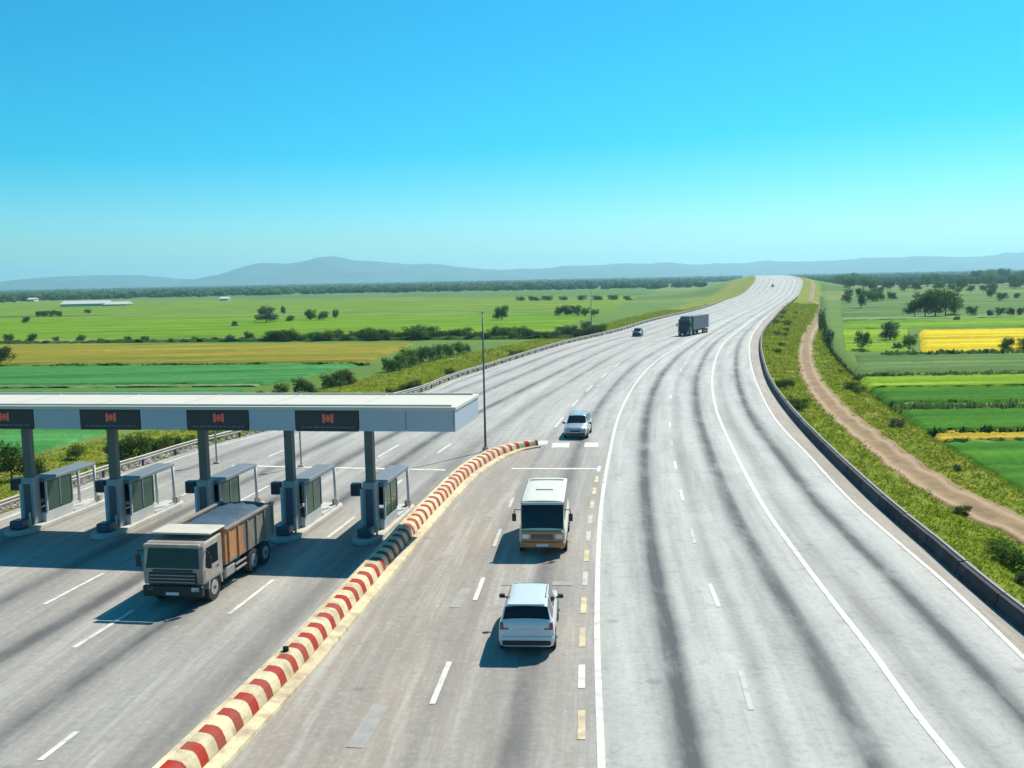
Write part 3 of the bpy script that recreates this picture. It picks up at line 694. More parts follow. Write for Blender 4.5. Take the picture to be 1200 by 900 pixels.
# ------------------------------------------------------------------ dark parapet on the right, guard rail on the left
def build_parapet():
    root = empty('parapet_wall', (float(right_edge(60.0)), 60.0, 0))
    tag(root, 'low dark parapet wall following the right edge of the curving road', 'parapet')
    ox, oy = root.location.x, root.location.y
    X, Y = path_points(right_edge, 18.0, 520.0, 4.0)
    for i in range(len(X) - 1):
        a = Vector((X[i], Y[i], float(roadz(Y[i])))); b = Vector((X[i+1], Y[i+1], float(roadz(Y[i+1]))))
        d = (b - a).normalized(); nr = Vector((d.y, -d.x, 0))
        a = a + d * 0.04 - Vector((ox, oy, 0)); b = b - d * 0.04 - Vector((ox, oy, 0))
        hh = 0.56 + random.uniform(-0.015, 0.015)
        prof = [(0.0, -0.5), (0.0, 0.12), (0.05, 0.14), (0.11, 0.34), (0.14, hh), (0.36, hh), (0.42, -0.5)]
        for nm, pf, mt in (('panel', prof, 'parapet'), ('coping', [(0.33, hh + 0.002), (0.33, hh + 0.05), (0.45, hh + 0.05), (0.45, hh + 0.002)], 'coping')):
            V = [tuple(a + nr * o + Vector((0, 0, z))) for o, z in pf] + [tuple(b + nr * o + Vector((0, 0, z))) for o, z in pf]
            k = len(pf); F = [(j, (j + 1) % k, k + (j + 1) % k, k + j) for j in range(k)] + [tuple(range(k))[::-1], tuple(range(k, 2 * k))]
            me = bpy.data.meshes.new(nm); me.from_pydata(V, [], F); me.materials.append(M[mt]); me.update()
            bm = bmesh.new(); bm.from_mesh(me); bmesh.ops.recalc_face_normals(bm, faces=bm.faces); bm.to_mesh(me); bm.free()
            link(nm, me, root)
build_parapet()

def build_guardrail():
    root = empty('guard_rail', (float(left_edge(80.0)), 80.0, 0))
    tag(root, 'weathered steel guard rail on short posts along the left road edge', 'guard rail')
    ox, oy = root.location.x, root.location.y
    X, Y = path_points(left_edge, 38.0, 480.0, 4.0)
    pm = MB().box(-0.05, 0.05, -0.07, 0.07, -0.5, 0.74, 0.008).build('post', M['dark_steel'], root)
    pme = pm.data; COL.objects.unlink(pm); bpy.data.objects.remove(pm)
    W = [(0.0, 0.40), (0.05, 0.44), (0.05, 0.50), (0.0, 0.54), (0.0, 0.58), (0.05, 0.62), (0.05, 0.68), (0.0, 0.72)]
    prof = W + [(x - 0.012, z) for x, z in W[::-1]]
    for i in range(len(X) - 1):
        a = Vector((X[i] - ox, Y[i] - oy, 0)); b = Vector((X[i+1] - ox, Y[i+1] - oy, 0)); d = (b - a).normalized(); nr = Vector((d.y, -d.x, 0))
        p = link('post', pme, root); p.location = a - nr * 0.16; p.rotation_euler.z = math.atan2(d.y, d.x)
        V = [tuple(a + nr * (o - 0.09) + Vector((0, 0, z))) for o, z in prof] + [tuple(b + nr * (o - 0.09) + Vector((0, 0, z))) for o, z in prof]
        k = len(prof); F = [(j, (j + 1) % k, k + (j + 1) % k, k + j) for j in range(k)]
        me = bpy.data.meshes.new('beam'); me.from_pydata(V, [], F); me.materials.append(M['steel']); link('beam', me, root)
build_guardrail()

# rubble along the left shoulder
def build_rubble():
    V = []; F = []
    base = np.array([[1, 0, 0], [-1, 0, 0], [0, 1, 0], [0, -1, 0], [0, 0, 1], [0, 0, -1]], float)
    tri = [(0, 2, 4), (2, 1, 4), (1, 3, 4), (3, 0, 4), (2, 0, 5), (1, 2, 5), (3, 1, 5), (0, 3, 5)]
    for i in range(3200):
        y = 36 * (400 / 36.0) ** RNG.random(); d = 0.5 + abs(RNG.normal(0, 0.7))
        x = float(left_edge(y)) - d - 0.2
        sc = (0.05 + 0.16 * RNG.random() ** 2) * (1 + y / 150)
        z = float(terrain_z(x, y))
        q = base * (sc * RNG.uniform(0.6, 1.3, (6, 1))) * np.array([1, 1, 0.7]) + np.array([x, y, z + sc * 0.2])
        b = len(V); V += list(q); F += [(b + t[0], b + t[1], b + t[2]) for t in tri]
    o = mesh_np('rubble', V, F, M['stone'])
    tag(o, 'pale broken stones scattered along the left road shoulder', 'rubble', kind='stuff')
build_rubble()

# ------------------------------------------------------------------ toll canopy
CAN_RZ = -math.radians(10.2)
def build_canopy():
    root = empty('toll_canopy', (-2.58, 43.5, 0), CAN_RZ)
    tag(root, 'long flat toll plaza canopy with pale roof, grey fascia and navy signs', 'canopy')
    Lc, Dp, z0, z1 = 36.0, 5.0, 5.28, 6.24
    MB().box(-Lc, -0.06, 0.06, Dp - 0.06, z0 + 0.04, z0 + 0.16).build('soffit', M['concrete'], root)
    r = MB().box(-Lc, 0.05, -0.05, Dp + 0.05, z1, z1 + 0.16, 0.02).build('roof', M['roof_white'], root)
    MB().box(-Lc, -0.2, 0.2, 0.34, z1 + 0.162, z1 + 0.24, 0.01).build('roof_upstand', M['roof_white'], r)
    MB().box(-Lc, -0.2, Dp - 0.34, Dp - 0.2, z1 + 0.162, z1 + 0.24, 0.01).build('roof_upstand', M['roof_white'], r)
    x = -4.6
    for k in range(8): MB().box(x - 0.02, x + 0.02, 0.36, Dp - 0.36, z1 + 0.161, z1 + 0.19).build('roof_seam', M['roof_white'], r); x -= 4.5
    MB().box(-0.06, 0.0, 0.0, Dp, z0, z1, 0.01).build('end_fascia', M['fascia'], root)
    MB().box(-Lc, -0.062, Dp - 0.06, Dp, z0, z1, 0.01).build('rear_fascia', M['fascia'], root)
    def fx(pxl):       # local x of a photo column on the front face
        y = 43.04 / (1 + 0.18 * (pxl - 600) / 1150.0); xw = (pxl - 600) / 1150.0 * y
        return -math.hypot(xw + 2.58, y - 43.5)
    signs = [(-37, 34), (89, 160), (215, 288), (343, 418)]
    edges = [(fx(a), fx(b)) for a, b in signs]
    prev = -Lc
    def panel(a, b):
        n = max(1, round((b - a) / 2.2)); w_ = (b - a) / n
        for i in range(n): MB().box(a + i * w_ + 0.012, a + (i + 1) * w_ - 0.012, 0.0, 0.06, z0, z1, 0.012).build('fascia_panel', M['fascia'], root)
    for a, b in edges:
        panel(prev, a); prev = b
        s = MB().box(a + 0.015, b - 0.015, -0.015, 0.06, z0 - 0.02, z1 - 0.002, 0.008).build('sign_board', M['sign_navy'], root)
        c = (a + b) / 2 + 0.06; h = 0.27
        zc = z0 + 0.58
        # a small glowing-red worn symbol: a barred block over a strip of faint lettering
        for i, (dx, ww, hh) in enumerate(((-0.2, 0.14, 0.40), (0.0, 0.16, 0.30), (0.2, 0.14, 0.40))):
            MB().box(c + dx - ww / 2, c + dx + ww / 2, -0.035, -0.017, zc - hh / 2, zc + hh / 2, 0.006).build('symbol', M['sign_red'], s)
        MB().box(c - 0.24, c + 0.24, -0.030, -0.0175, zc - 0.05, zc + 0.05, 0.004).build('symbol', M['sign_red'], s)
        x = a + 0.3
        while x < b - 0.3:
            l = random.uniform(0.1, 0.3); MB().box(x, min(x + l, b - 0.25), -0.026, -0.0165, z0 + 0.14, z0 + 0.21).build('lettering', M['sign_grey'], s); x += l + 0.06
        MB().box(a + 0.03, b - 0.03, -0.024, -0.0165, z1 - 0.10, z1 - 0.07).build('sign_trim', M['black'], s)
    panel(prev, -0.065)
    inv = root.matrix_basis.inverted()
    for (xw, yw) in POSTS:
        p = inv @ Vector((xw, yw, 0))
        MB().box(p.x - 0.2, p.x + 0.2, p.y - 0.2, p.y + 0.2, 0.15, z0 + 0.05, 0.03).build('column', M['post'], root)
POSTS = [(-6.8, 45.9), (-10.75, 46.6), (-15.1, 47.3), (-19.75, 47.9), (-24.4, 48.8), (-28.6, 49.5)]
build_canopy()

# ------------------------------------------------------------------ toll booths on their islands
BOOTH_LABELS = ['toll booth beside the striped barrier, nearest the canopy end', 'grey toll booth directly behind the dump truck',
                'toll booth in line above the dump truck cab roof', 'toll booth with green glass, second from the left edge',
                'toll booth at the left edge of the picture, partly cut off']
def build_booth():
    r = empty('toll_booth')
    MB().prism([(-0.72, -0.9), (-0.5, -1.6), (0, -1.85), (0.5, -1.6), (0.72, -0.9), (0.72, 5.3), (0.5, 5.75), (-0.5, 5.75), (-0.72, 5.3)], 'z', 0.0, 0.22, 0.03).build('island', M['kerb'], r)
    c = MB().box(-0.34, 0.28, -0.26, 0.36, 0.22, 2.62, 0.03).build('cabinet', M['booth'], r)
    MB().box(-0.2, 0.16, -0.285, -0.262, 0.5, 2.3, 0.005).build('cabinet_door', M['booth_dark'], c)
    MB().box(-0.47, -0.345, -0.24, 0.34, 0.22, 2.3, 0.01).build('pale_edge_panel', M['booth_pale'], r)
    s = MB().box(-0.93, -0.48, -0.28, 0.12, 1.95, 2.55, 0.04).build('lane_display', M['booth_dark'], r)
    MB().box(-0.89, -0.52, -0.295, -0.282, 2.02, 2.48).build('display_face', M['black'], s)
    MB().box(-0.50, 0.50, 0.37, 2.7, 0.22, 0.72, 0.02).build('booth_wall', M['booth_pale'], r)
    for x0, x1 in ((-0.50, -0.46), (0.46, 0.50)):
        for k in range(2): MB().box(x0, x1, 0.60 + k * 1.05, 1.60 + k * 1.05, 0.74, 2.24, 0.006).build('pane', M['booth_glass'], r)
    MB().box(-0.44, 0.44, 2.62, 2.66, 0.87, 2.24, 0.006).build('pane', M['booth_glass'], r)
    for x in (-0.5, 0.5): MB().box(x - 0.03, x + 0.03, 1.60, 1.65, 0.85, 2.26).build('mullion', M['booth'], r); MB().box(x - 0.035, x + 0.035, 2.64, 2.71, 0.85, 2.26).build('mullion', M['booth'], r)
    MB().box(-0.54, 0.54, 0.37, 5.0, 2.27, 2.46, 0.04, top=(0.94, 0.98)).build('roof', M['booth_roof'], r)
    for x in (-0.5, 0.5): MB().box(x - 0.04, x + 0.04, 2.75, 4.75, 0.22, 0.34, 0.01).build('bottom_rail', M['booth_pale'], r); MB().box(x - 0.045, x + 0.045, 0.45, 0.55, 0.72, 2.27, 0.01).build('mullion', M['booth_pale'], r)
    for x in (-0.5, 0.5): MB().cyl((x, 4.8, 0.2), (x, 4.8, 2.3), 0.075, n=10).build('rear_post', M['booth_pale'], r)
    MB().box(-0.34, 0.34, -1.4, -0.7, 0.22, 0.68, 0.12, 3).build('crash_cushion', M['booth_dark'], r)
    MB().cyl((0.5, -0.9, 0.2), (0.5, -0.9, 1.0), 0.05, n=10).build('bollard', M['cream_paint'], r)
    MB().box(0.2, 0.5, 5.1, 5.45, 0.22, 0.55, 0.04).build('meter_box', M['stone'], r)
    return r
booth0 = build_booth()
for i, (x, y) in enumerate(POSTS[:5]):
    b = booth0 if i == 0 else copy_tree(booth0)
    b.location = (x, y - 0.05, 0); b.rotation_euler.z = -math.radians(9)
    tag(b, BOOTH_LABELS[i], 'toll booth', 'toll booths under the canopy')

def lane_signal(px, py, h, label):
    p = G(px, py); r = empty('lane_signal', p)
    MB().cyl((0, 0, 0), (0, 0, h), 0.055, n=10).build('pole', M['steel'], r)
    MB().box(-0.18, 0.18, -0.18, 0.18, 0, 0.12, 0.02).build('base', M['concrete'], r)
    hd = MB().box(-0.14, 0.14, -0.08, 0.08, h - 0.5, h, 0.03).build('signal_head', M['black'], r)
    for k in range(2): MB().cyl((0, -0.081, h - 0.14 - 0.22 * k), (0, -0.12, h - 0.14 - 0.22 * k), 0.08, n=12).build('lens', M['red_lamp' if k == 0 else 'booth_glass'], hd)
    tag(r, label, 'signal', 'lane signals beyond the booths')
lane_signal(254, 543, 3.6, 'thin signal post seen between the second and third booths from left')
lane_signal(353, 547, 3.6, 'thin signal post seen just right of the column behind the truck')

def lamp_pole(x, y, z, h, r0, label, mat='dark_steel'):
    r = empty('lamp_pole', (x, y, z))
    MB().cyl((0, 0, 0.28), (0, 0, h), r0, r0 * 0.55, 12).build('pole', M[mat], r)
    b = MB().box(-0.22, 0.22, -0.22, 0.22, 0, 0.28, 0.03).build('footing', M['concrete'], r)
    for sx in (-1, 1):
        for sy in (-1, 1): MB().cyl((sx * 0.15, sy * 0.15, 0.28), (sx * 0.15, sy * 0.15, 0.34), 0.025, n=6).build('anchor_bolt', M['steel'], b)
    MB().cyl((0, 0, h), (0, 0, h + 0.12), r0 * 0.7, r0 * 0.3, 10).build('cap', M[mat], r)
    tag(r, label, 'lamp pole')
p = G(569, 529); lamp_pole(p.x, p.y, 0, 9.75, 0.085, 'tall dark slender pole standing behind the striped barrier', 'post')
q = G(693, 387, -0.6); lamp_pole(q.x, q.y, float(terrain_z(q.x, q.y)), 11.0, 0.14, 'pale thin pole on the far left verge beside the bend', 'coping')

# ------------------------------------------------------------------ vehicles
def loft(stations, ns=44, nt=40):
    """stations: (y, half width, bottom z, belt z, roof half width, roof z). Returns P(s,t): s in 0..1 along, t in 0..1 around from bottom centre right side up to the bottom again"""
    S = np.array(stations, float); yy = np.linspace(0, 1, len(S))
    from_ = [pchip(list(zip(yy, S[:, k]))) for k in range(6)]
    def ring(s):
        y, w_, zb, bl, wr, zr = [float(f(s)) for f in from_]
        half = [(0, zb), (w_ * 0.80, zb), (w_ * 0.95, zb + 0.05), (w_ * 1.0, zb + 0.22), (w_ * 1.0, zb + (bl - zb) * 0.6), (w_ * 0.985, bl - 0.05), (w_ * 0.955, bl),
                (wr + (w_ * 0.94 - wr) * 0.45, bl + (zr - bl) * 0.5), (wr, zr - 0.05), (wr * 0.93, zr - 0.012), (wr * 0.6, zr + 0.012), (0, zr + 0.022)]
        full = half + [(-x, z) for x, z in half[-2:0:-1]]
        return y, full
    K = 22
    def P(s, t):
        y, full = ring(s); u = (t % 1.0) * K; i = int(u) % K; f = u - int(u)
        a, b = full[i], full[(i + 1) % K]
        return Vector((a[0] * (1 - f) + b[0] * f, y, a[1] * (1 - f) + b[1] * f))
    return P, K, ring
def build_loft(P, K, name, mat, parent, ns=48):
    V = []; ss = np.linspace(0, 1, ns)
    for s in ss:
        for k in range(K): V.append(P(s, k / K))
    F = []
    for i in range(ns - 1):
        for k in range(K): F.append((i * K + k, i * K + (k + 1) % K, (i + 1) * K + (k + 1) % K, (i + 1) * K + k))
    me = bpy.data.meshes.new(name); me.from_pydata([tuple(v) for v in V], [], F + [tuple(range(K)), tuple(range((ns - 1) * K, ns * K))[::-1]])
    me.materials.append(mat); me.update()
    bm = bmesh.new(); bm.from_mesh(me); bmesh.ops.recalc_face_normals(bm, faces=bm.faces)
    for f in bm.faces: f.smooth = len(f.verts) == 4
    bm.to_mesh(me); bm.free()
    return link(name, me, parent)
def patch_on(P, s0, s1, t0, t1, name, mat, parent, off=0.008, n=8, m=8, shrink=None):
    V = []
    for i in range(n + 1):
        for j in range(m + 1):
            s = s0 + (s1 - s0) * i / n; tt0, tt1 = t0, t1
            if shrink:
                k = shrink[0] * (1 - i / n) + shrink[1] * (i / n); mid = (t0 + t1) / 2; tt0, tt1 = mid + (t0 - mid) * k, mid + (t1 - mid) * k
            t = tt0 + (tt1 - tt0) * j / m
            p = P(s, t); e = 1e-3
            du = P(min(s + e, 1), t) - P(max(s - e, 0), t); dv = P(s, t + e) - P(s, t - e)
            nn = dv.cross(du)
            if nn.length > 1e-9: nn.normalize()
            c = Vector((0, p.y, 0.8))
            if nn.dot(p - c) < 0: nn = -nn
            V.append(tuple(p + nn * off))
    F = [tuple(int(q) for q in f) for f in grid_faces(n + 1, m + 1)]
    me = bpy.data.meshes.new(name); me.from_pydata(V, [], F); me.materials.append(mat)
    for f in me.polygons: f.use_smooth = True
    return link(name, me, parent)
def wheel(parent, x, y, r, wd, rim=True):
    s = 1 if x > 0 else -1
    w_ = empty_part = None
    t = MB().cyl((x - wd / 2, y, r), (x + wd / 2, y, r), r, r, 24)
    o = t.build('wheel', M['tyre'], parent)
    MB().cyl((x + s * wd * 0.42, y, r), (x + s * (wd / 2 + 0.012), y, r), r * 0.62, r * 0.55, 18).build('rim', M['rim'], o)
    MB().cyl((x + s * wd * 0.45, y, r), (x + s * (wd / 2 + 0.04), y, r), r * 0.16, r * 0.14, 10).build('hub', M['dark_steel'], o)
    return o

def build_hatchback(paint):
    r = empty('car')
    S = [(-2.17, 0.76, 0.44, 0.92, 0.70, 1.00), (-2.13, 0.86, 0.34, 1.00, 0.78, 1.10), (-2.06, 0.89, 0.27, 1.03, 0.78, 1.20), (-1.90, 0.90, 0.23, 1.04, 0.72, 1.50), (-1.72, 0.90, 0.22, 1.04, 0.68, 1.60),
         (-0.7, 0.90, 0.2, 1.02, 0.66, 1.63), (0.25, 0.90, 0.2, 1.0, 0.65, 1.60), (0.55, 0.90, 0.2, 0.99, 0.66, 1.49), (1.12, 0.895, 0.2, 0.97, 0.74, 1.06), (1.75, 0.87, 0.22, 0.90, 0.70, 0.955), (2.08, 0.80, 0.3, 0.78, 0.62, 0.82), (2.18, 0.66, 0.4, 0.62, 0.5, 0.66)]
    P, K, ring = loft(S); n = len(S) - 1
    S_ = lambda i: i / n
    body = build_loft(P, K, 'body', paint, r)
    def T(k): return k / K
    patch_on(P, S_(1.95), S_(3.25), T(8.55), T(13.45), 'rear_window', M['window'], r, 0.012, 8, 12, (0.98, 0.9))
    patch_on(P, S_(6.55), S_(7.95), T(8.25), T(13.75), 'windscreen', M['window'], r, 0.010, 8, 12, (0.92, 0.99))
    for a, b in ((6.35, 8.1), (22 - 8.1, 22 - 6.35)):
        patch_on(P, S_(3.5), S_(4.75), T(a), T(b), 'side_window', M['window'], r, 0.010)
        patch_on(P, S_(4.95), S_(6.6), T(a), T(b), 'side_window', M['window'], r, 0.010)
    # tail lamps, bumper strip, plate, handle
    for s in (-1, 1):
        MB().box(s * 0.70 - 0.17, s * 0.70 + 0.17, -2.19, -1.90, 0.86, 1.10, 0.05, 3, top=(0.9, 0.85, s * 0.0, 0.04)).build('tail_lamp', M['red_lamp'], r)
        MB().box(s * 0.62 - 0.16, s * 0.62 + 0.16, 1.90, 2.125, 0.60, 0.76, 0.05, 3, top=(0.8, 0.7, 0, -0.05)).build('headlamp', M['clear_lamp'], r)
        mr = MB().box(s * 1.02 - 0.10, s * 1.02 + 0.10, 0.62, 0.78, 0.98, 1.12, 0.04, 3).build('mirror', M['black'], r)
        MB().box(min(s * 0.86, s * 0.95), max(s * 0.86, s * 0.95), 0.66, 0.74, 0.98, 1.03, 0.01).build('mirror_arm', M['black'], mr)
        for yw in (-1.32, 1.32):
            MB().cyl((s * 0.885, yw, 0.34), (s * 0.908, yw, 0.34), 0.40, 0.38, 22).build('wheel_arch', M['black'], r)
            wheel(r, s * 0.815, yw, 0.33, 0.21)
    MB().box(-0.78, 0.78, -2.215, -2.0, 0.36, 0.52, 0.04, 2).build('rear_bumper', M['black'], r)
    MB().box(-0.84, 0.84, -2.21, -2.0, 0.52, 0.66, 0.03, 2).build('bumper_top', paint, r)
    MB().box(-0.27, 0.27, -2.19, -2.15, 0.76, 0.87, 0.004).build('number_plate', M['plate'], r)
    MB().box(-0.75, 0.75, 2.0, 2.2, 0.34, 0.5, 0.04, 2).build('front_bumper', M['black'], r)
    MB().box(-0.4, 0.4, 2.08, 2.205, 0.56, 0.68, 0.02).build('grille', M['black'], r)
    MB().box(-0.60, 0.60, -1.92, -1.6, 1.60, 1.635, 0.012).build('roof_spoiler', paint, r)
    for s in (-1, 1): MB().box(s * 0.60 - 0.018, s * 0.60 + 0.018, -1.2, 0.2, 1.63, 1.665, 0.008).build('roof_rail', M['steel'], r)
    return r

def place(r, px, py, z=0.0, heading=0.0, toward=False, fwd=0.0):
    p = G(px, py, z); d = Vector((math.sin(heading), math.cos(heading), 0))
    p = p + d * fwd
    r.location = p; r.rotation_euler.z = (math.pi - heading) if toward else -heading
H = math.radians
suv = build_hatchback(M['car_white']); place(suv, 617.5, 768, heading=H(4.5), fwd=2.1)
tag(suv, 'white hatchback seen from behind, nearest car, ahead of the tan minibus', 'car')
silver = build_hatchback(M['car_silver']); place(silver, 674, 515, heading=H(10), toward=True, fwd=2.15)
tag(silver, 'silver car facing the camera beyond the tip of the striped barrier', 'car')
dark = build_hatchback(M['car_dark']); place(dark, 746, 394.5, heading=H(15), toward=True, fwd=2)
tag(dark, 'small dark car far off in the lanes left of the articulated truck', 'car')
far_car = build_hatchback(M['car_dark']); yf = 668.0
far_car.location = (float(left_edge(yf)) + 15.5, yf, float(roadz(yf)) + 0.06); far_car.rotation_euler = (math.radians(-2.9), 0, math.pi - H(16))
tag(far_car, 'tiny dark car where the road climbs to the horizon', 'car')

def build_minibus():
    r = empty('minibus')
    S = [(-2.62, 0.90, 0.52, 1.2, 0.86, 2.18), (-2.56, 0.99, 0.42, 1.22, 0.93, 2.31), (-2.35, 1.02, 0.38, 1.24, 0.95, 2.36), (0.5, 1.03, 0.36, 1.24, 0.96, 2.37), (2.05, 1.03, 0.36, 1.22, 0.95, 2.34), (2.28, 1.03, 0.36, 1.2, 0.92, 2.22),
         (2.50, 1.02, 0.36, 1.15, 0.92, 1.62), (2.62, 1.00, 0.38, 1.06, 0.90, 1.14), (2.72, 0.94, 0.44, 0.96, 0.82, 1.0)]
    P, K, ring = loft(S); n = len(S) - 1; S_ = lambda i: i / n; T = lambda k: k / K
    body = build_loft(P, K, 'body', M['bus_white'], r, 60)
    patch_on(P, S_(5.08), S_(6.88), T(8.1), T(13.9), 'windscreen', M['window'], r, 0.014, 10, 12)
    for a, b in ((6.5, 8.0), (22 - 8.0, 22 - 6.5)):
        for s0, s1 in ((2.1, 2.45), (2.5, 2.85), (2.9, 3.45), (3.55, 4.5)): patch_on(P, S_(s0), S_(s1), T(a), T(b), 'side_window', M['window'], r, 0.012)
    MB().box(-0.93, 0.93, 2.55, 2.78, 0.62, 1.10, 0.07, 3).build('front_panel', M['bus_tan'], r)
    MB().box(-0.98, 0.98, 2.58, 2.83, 0.38, 0.62, 0.05, 3).build('front_bumper', M['bus_tan'], r)
    g = MB().box(-0.45, 0.45, 2.77, 2.80, 0.74, 0.96, 0.015).build('grille', M['black'], r)
    for k in range(3): MB().box(-0.42, 0.42, 2.80, 2.815, 0.765 + k * 0.065, 0.79 + k * 0.065).build('grille_bar', M['steel'], g)
    MB().box(-0.26, 0.26, 2.83, 2.845, 0.44, 0.55).build('number_plate', M['plate'], r)
    MB().box(-0.90, 0.90, 2.10, 2.34, 2.16, 2.27, 0.04).build('sun_visor', M['roof_grey'], r)
    for s in (-1, 1):
        MB().box(s * 0.72 - 0.16, s * 0.72 + 0.16, 2.72, 2.80, 0.76, 0.98, 0.03).build('headlamp', M['clear_lamp'], r)
        MB().box(s * 0.80 - 0.08, s * 0.80 + 0.08, 2.81, 2.845, 0.44, 0.55, 0.01).build('indicator', M['bed_orange'], r)
        a = MB().tube([(s * 0.95, 2.35, 1.95), (s * 1.2, 2.5, 2.0), (s * 1.24, 2.5, 1.8)], 0.02).build('mirror_arm', M['black'], r)
        MB().box(s * 1.24 - 0.09, s * 1.24 + 0.09, 2.46, 2.54, 1.48, 1.82, 0.03).build('mirror', M['black'], a)
        for yw in (-1.6, 1.75):
            MB().cyl((s * 1.0, yw, 0.38), (s * 1.038, yw, 0.38), 0.45, 0.43, 22).build('wheel_arch', M['black'], r)
            wheel(r, s * 0.945, yw, 0.37, 0.22)
    MB().box(-0.82, 0.82, -2.1, -1.98, 2.385, 2.425, 0.01).build('roof_rib', M['roof_grey'], r)
    MB().box(-0.4, 0.4, -0.5, 0.3, 2.392, 2.44, 0.02).build('roof_hatch', M['bus_white'], r)
    MB().cyl((-0.25, 2.36, 1.24), (0.35, 2.42, 1.42), 0.012, n=6).build('wiper', M['black'], r)
    return r
bus = build_minibus(); place(bus, 636, 651, heading=H(5), toward=True, fwd=2.7)
tag(bus, 'cream roofed minibus with tan front facing the camera in the middle lane', 'minibus')

def build_dump_truck():
    r = empty('dump_truck')
    # forward is +y; overall about 7.2 m long
    MB().box(-0.45, 0.45, -3.2, 3.1, 0.62, 0.88, 0.02).build('chassis', M['black'], r)
    cab = MB().prism([(1.75, 0.85), (3.42, 0.85), (3.46, 1.45), (3.30, 2.28), (3.10, 2.42), (1.75, 2.46)], 'x', -1.2, 1.2, 0.06).build('cab', M['cab_beige'], r)
    ws = MB(); ws.quad((-1.06, 3.472, 1.50), (1.06, 3.472, 1.50), (1.00, 3.335, 2.22), (-1.00, 3.335, 2.22)); ws.build('windscreen', M['window'], r)
    MB().box(-1.12, 1.12, 3.30, 3.50, 2.30, 2.42, 0.03).build('sun_visor', M['cab_beige'], r)
    for s in (-1, 1):
        q = MB(); q.quad((s * 1.206, 2.15, 1.48), (s * 1.206, 3.22, 1.48), (s * 1.206, 3.10, 2.2), (s * 1.206, 2.15, 2.2)); q.build('side_window', M['window'], r)
        d = MB().box(min(s * 1.2, s * 1.212), max(s * 1.2, s * 1.212), 2.08, 3.28, 0.95, 1.42, 0.004).build('door', M['cab_beige'], r)
        MB().box(min(s * 1.21, s * 1.235), max(s * 1.21, s * 1.235), 2.15, 2.3, 1.28, 1.33).build('handle', M['black'], d)
        a = MB().tube([(s * 1.2, 3.2, 2.1), (s * 1.42, 3.35, 2.12), (s * 1.42, 3.35, 1.95)], 0.025).build('mirror_arm', M['black'], r)
        MB().box(s * 1.42 - 0.1, s * 1.42 + 0.1, 3.31, 3.39, 1.5, 1.97, 0.03).build('mirror', M['black'], a)
        MB().box(s * 0.92 - 0.18, s * 0.92 + 0.18, 3.50, 3.56, 0.62, 0.82, 0.03).build('headlamp', M['clear_lamp'], r)
        wheel(r, s * 1.0, 2.45, 0.50, 0.30)
        MB().prism([(1.85, 0.55), (1.95, 1.0), (2.2, 1.14), (2.7, 1.14), (2.98, 1.0), (3.06, 0.6), (2.95, 0.6), (2.88, 0.95), (2.66, 1.06), (2.24, 1.06), (2.02, 0.95), (1.95, 0.55)], 'x', min(s * 0.83, s * 1.215), max(s * 0.83, s * 1.215)).build('mudguard', M['cab_beige'], r)
        for yw in (-1.15, -2.35): wheel(r, s * 0.98, yw, 0.50, 0.42)
        MB().box(min(s * 0.65, s * 1.15), max(s * 0.65, s * 1.15), 0.55, 1.45, 0.5, 0.95, 0.08, 3).build('fuel_tank', M['steel'], r)
        MB().box(min(s * 1.1, s * 1.16), max(s * 1.1, s * 1.16), -0.5, 0.5, 0.55, 0.62).build('side_guard', M['steel'], r)
        MB().box(min(s * 1.1, s * 1.16), max(s * 1.1, s * 1.16), -0.5, 0.5, 0.78, 0.85).build('side_guard', M['steel'], r)
    MB().box(-1.2, 1.2, 3.35, 3.56, 0.42, 0.84, 0.05, 2).build('bumper', M['black'], r)
    g = MB().box(-0.95, 0.95, 3.44, 3.50, 0.90, 1.34, 0.02).build('grille', M['black'], r)
    for k in range(3): MB().box(-0.9, 0.9, 3.50, 3.52, 0.96 + k * 0.13, 1.0 + k * 0.13).build('grille_bar', M['steel'], g)
    MB().box(-0.26, 0.26, 3.56, 3.575, 0.5, 0.61).build('number_plate', M['plate'], r)
    MB().box(-0.8, 0.8, 3.40, 3.49, 1.37, 1.45, 0.01).build('wiper_cowl', M['black'], r)
    # tipper body
    bed = MB().box(-1.2, 1.2, -3.35, 1.5, 1.08, 1.2, 0.01).build('bed_floor', M['bed_brown'], r)
    for s in (-1, 1):
        a, b = min(s * 1.2, s * 1.13), max(s * 1.2, s * 1.13)
        MB().box(a, b, -0.25, 1.42, 1.2, 2.42, 0.01).build('front_side_panel', M['bed_orange'], r)
        MB().box(a, b, -3.3, -0.262, 1.2, 2.42, 0.01).build('rear_side_panel', M['bed_brown'], r)
        for k in range(6): MB().box(min(s * 1.2, s * 1.26), max(s * 1.2, s * 1.26), 1.2 - k * 0.88 - 0.05, 1.2 - k * 0.88 + 0.05, 1.12, 2.36, 0.01).build('side_rib', M['bed_orange' if k < 2 else 'bed_brown'], r)
        MB().box(min(s * 1.08, s * 1.27), max(s * 1.08, s * 1.27), -3.32, 1.46, 2.42, 2.52, 0.02).build('top_rail', M['bed_brown'], r)
    MB().box(-1.2, 1.2, 1.42, 1.5, 1.2, 2.62, 0.01).build('headboard', M['bed_orange'], r)
    MB().box(-1.2, 1.2, 1.4, 2.75, 2.60, 2.68, 0.03).build('cab_guard', M['bed_cream'], r)
    MB().box(-1.2, 1.2, -3.4, -3.3, 1.12, 2.42, 0.01).build('tailgate', M['bed_brown'], r)
    nx, ny = 14, 30
    X, Y = np.meshgrid(np.linspace(-1.12, 1.12, nx), np.linspace(-3.28, 1.40, ny))
    Z = 2.36 + 0.20 * (1 - (X / 1.12) ** 2) * (0.7 + 0.3 * np.sin(Y * 1.7)) + RNG.normal(0, 0.018, X.shape)
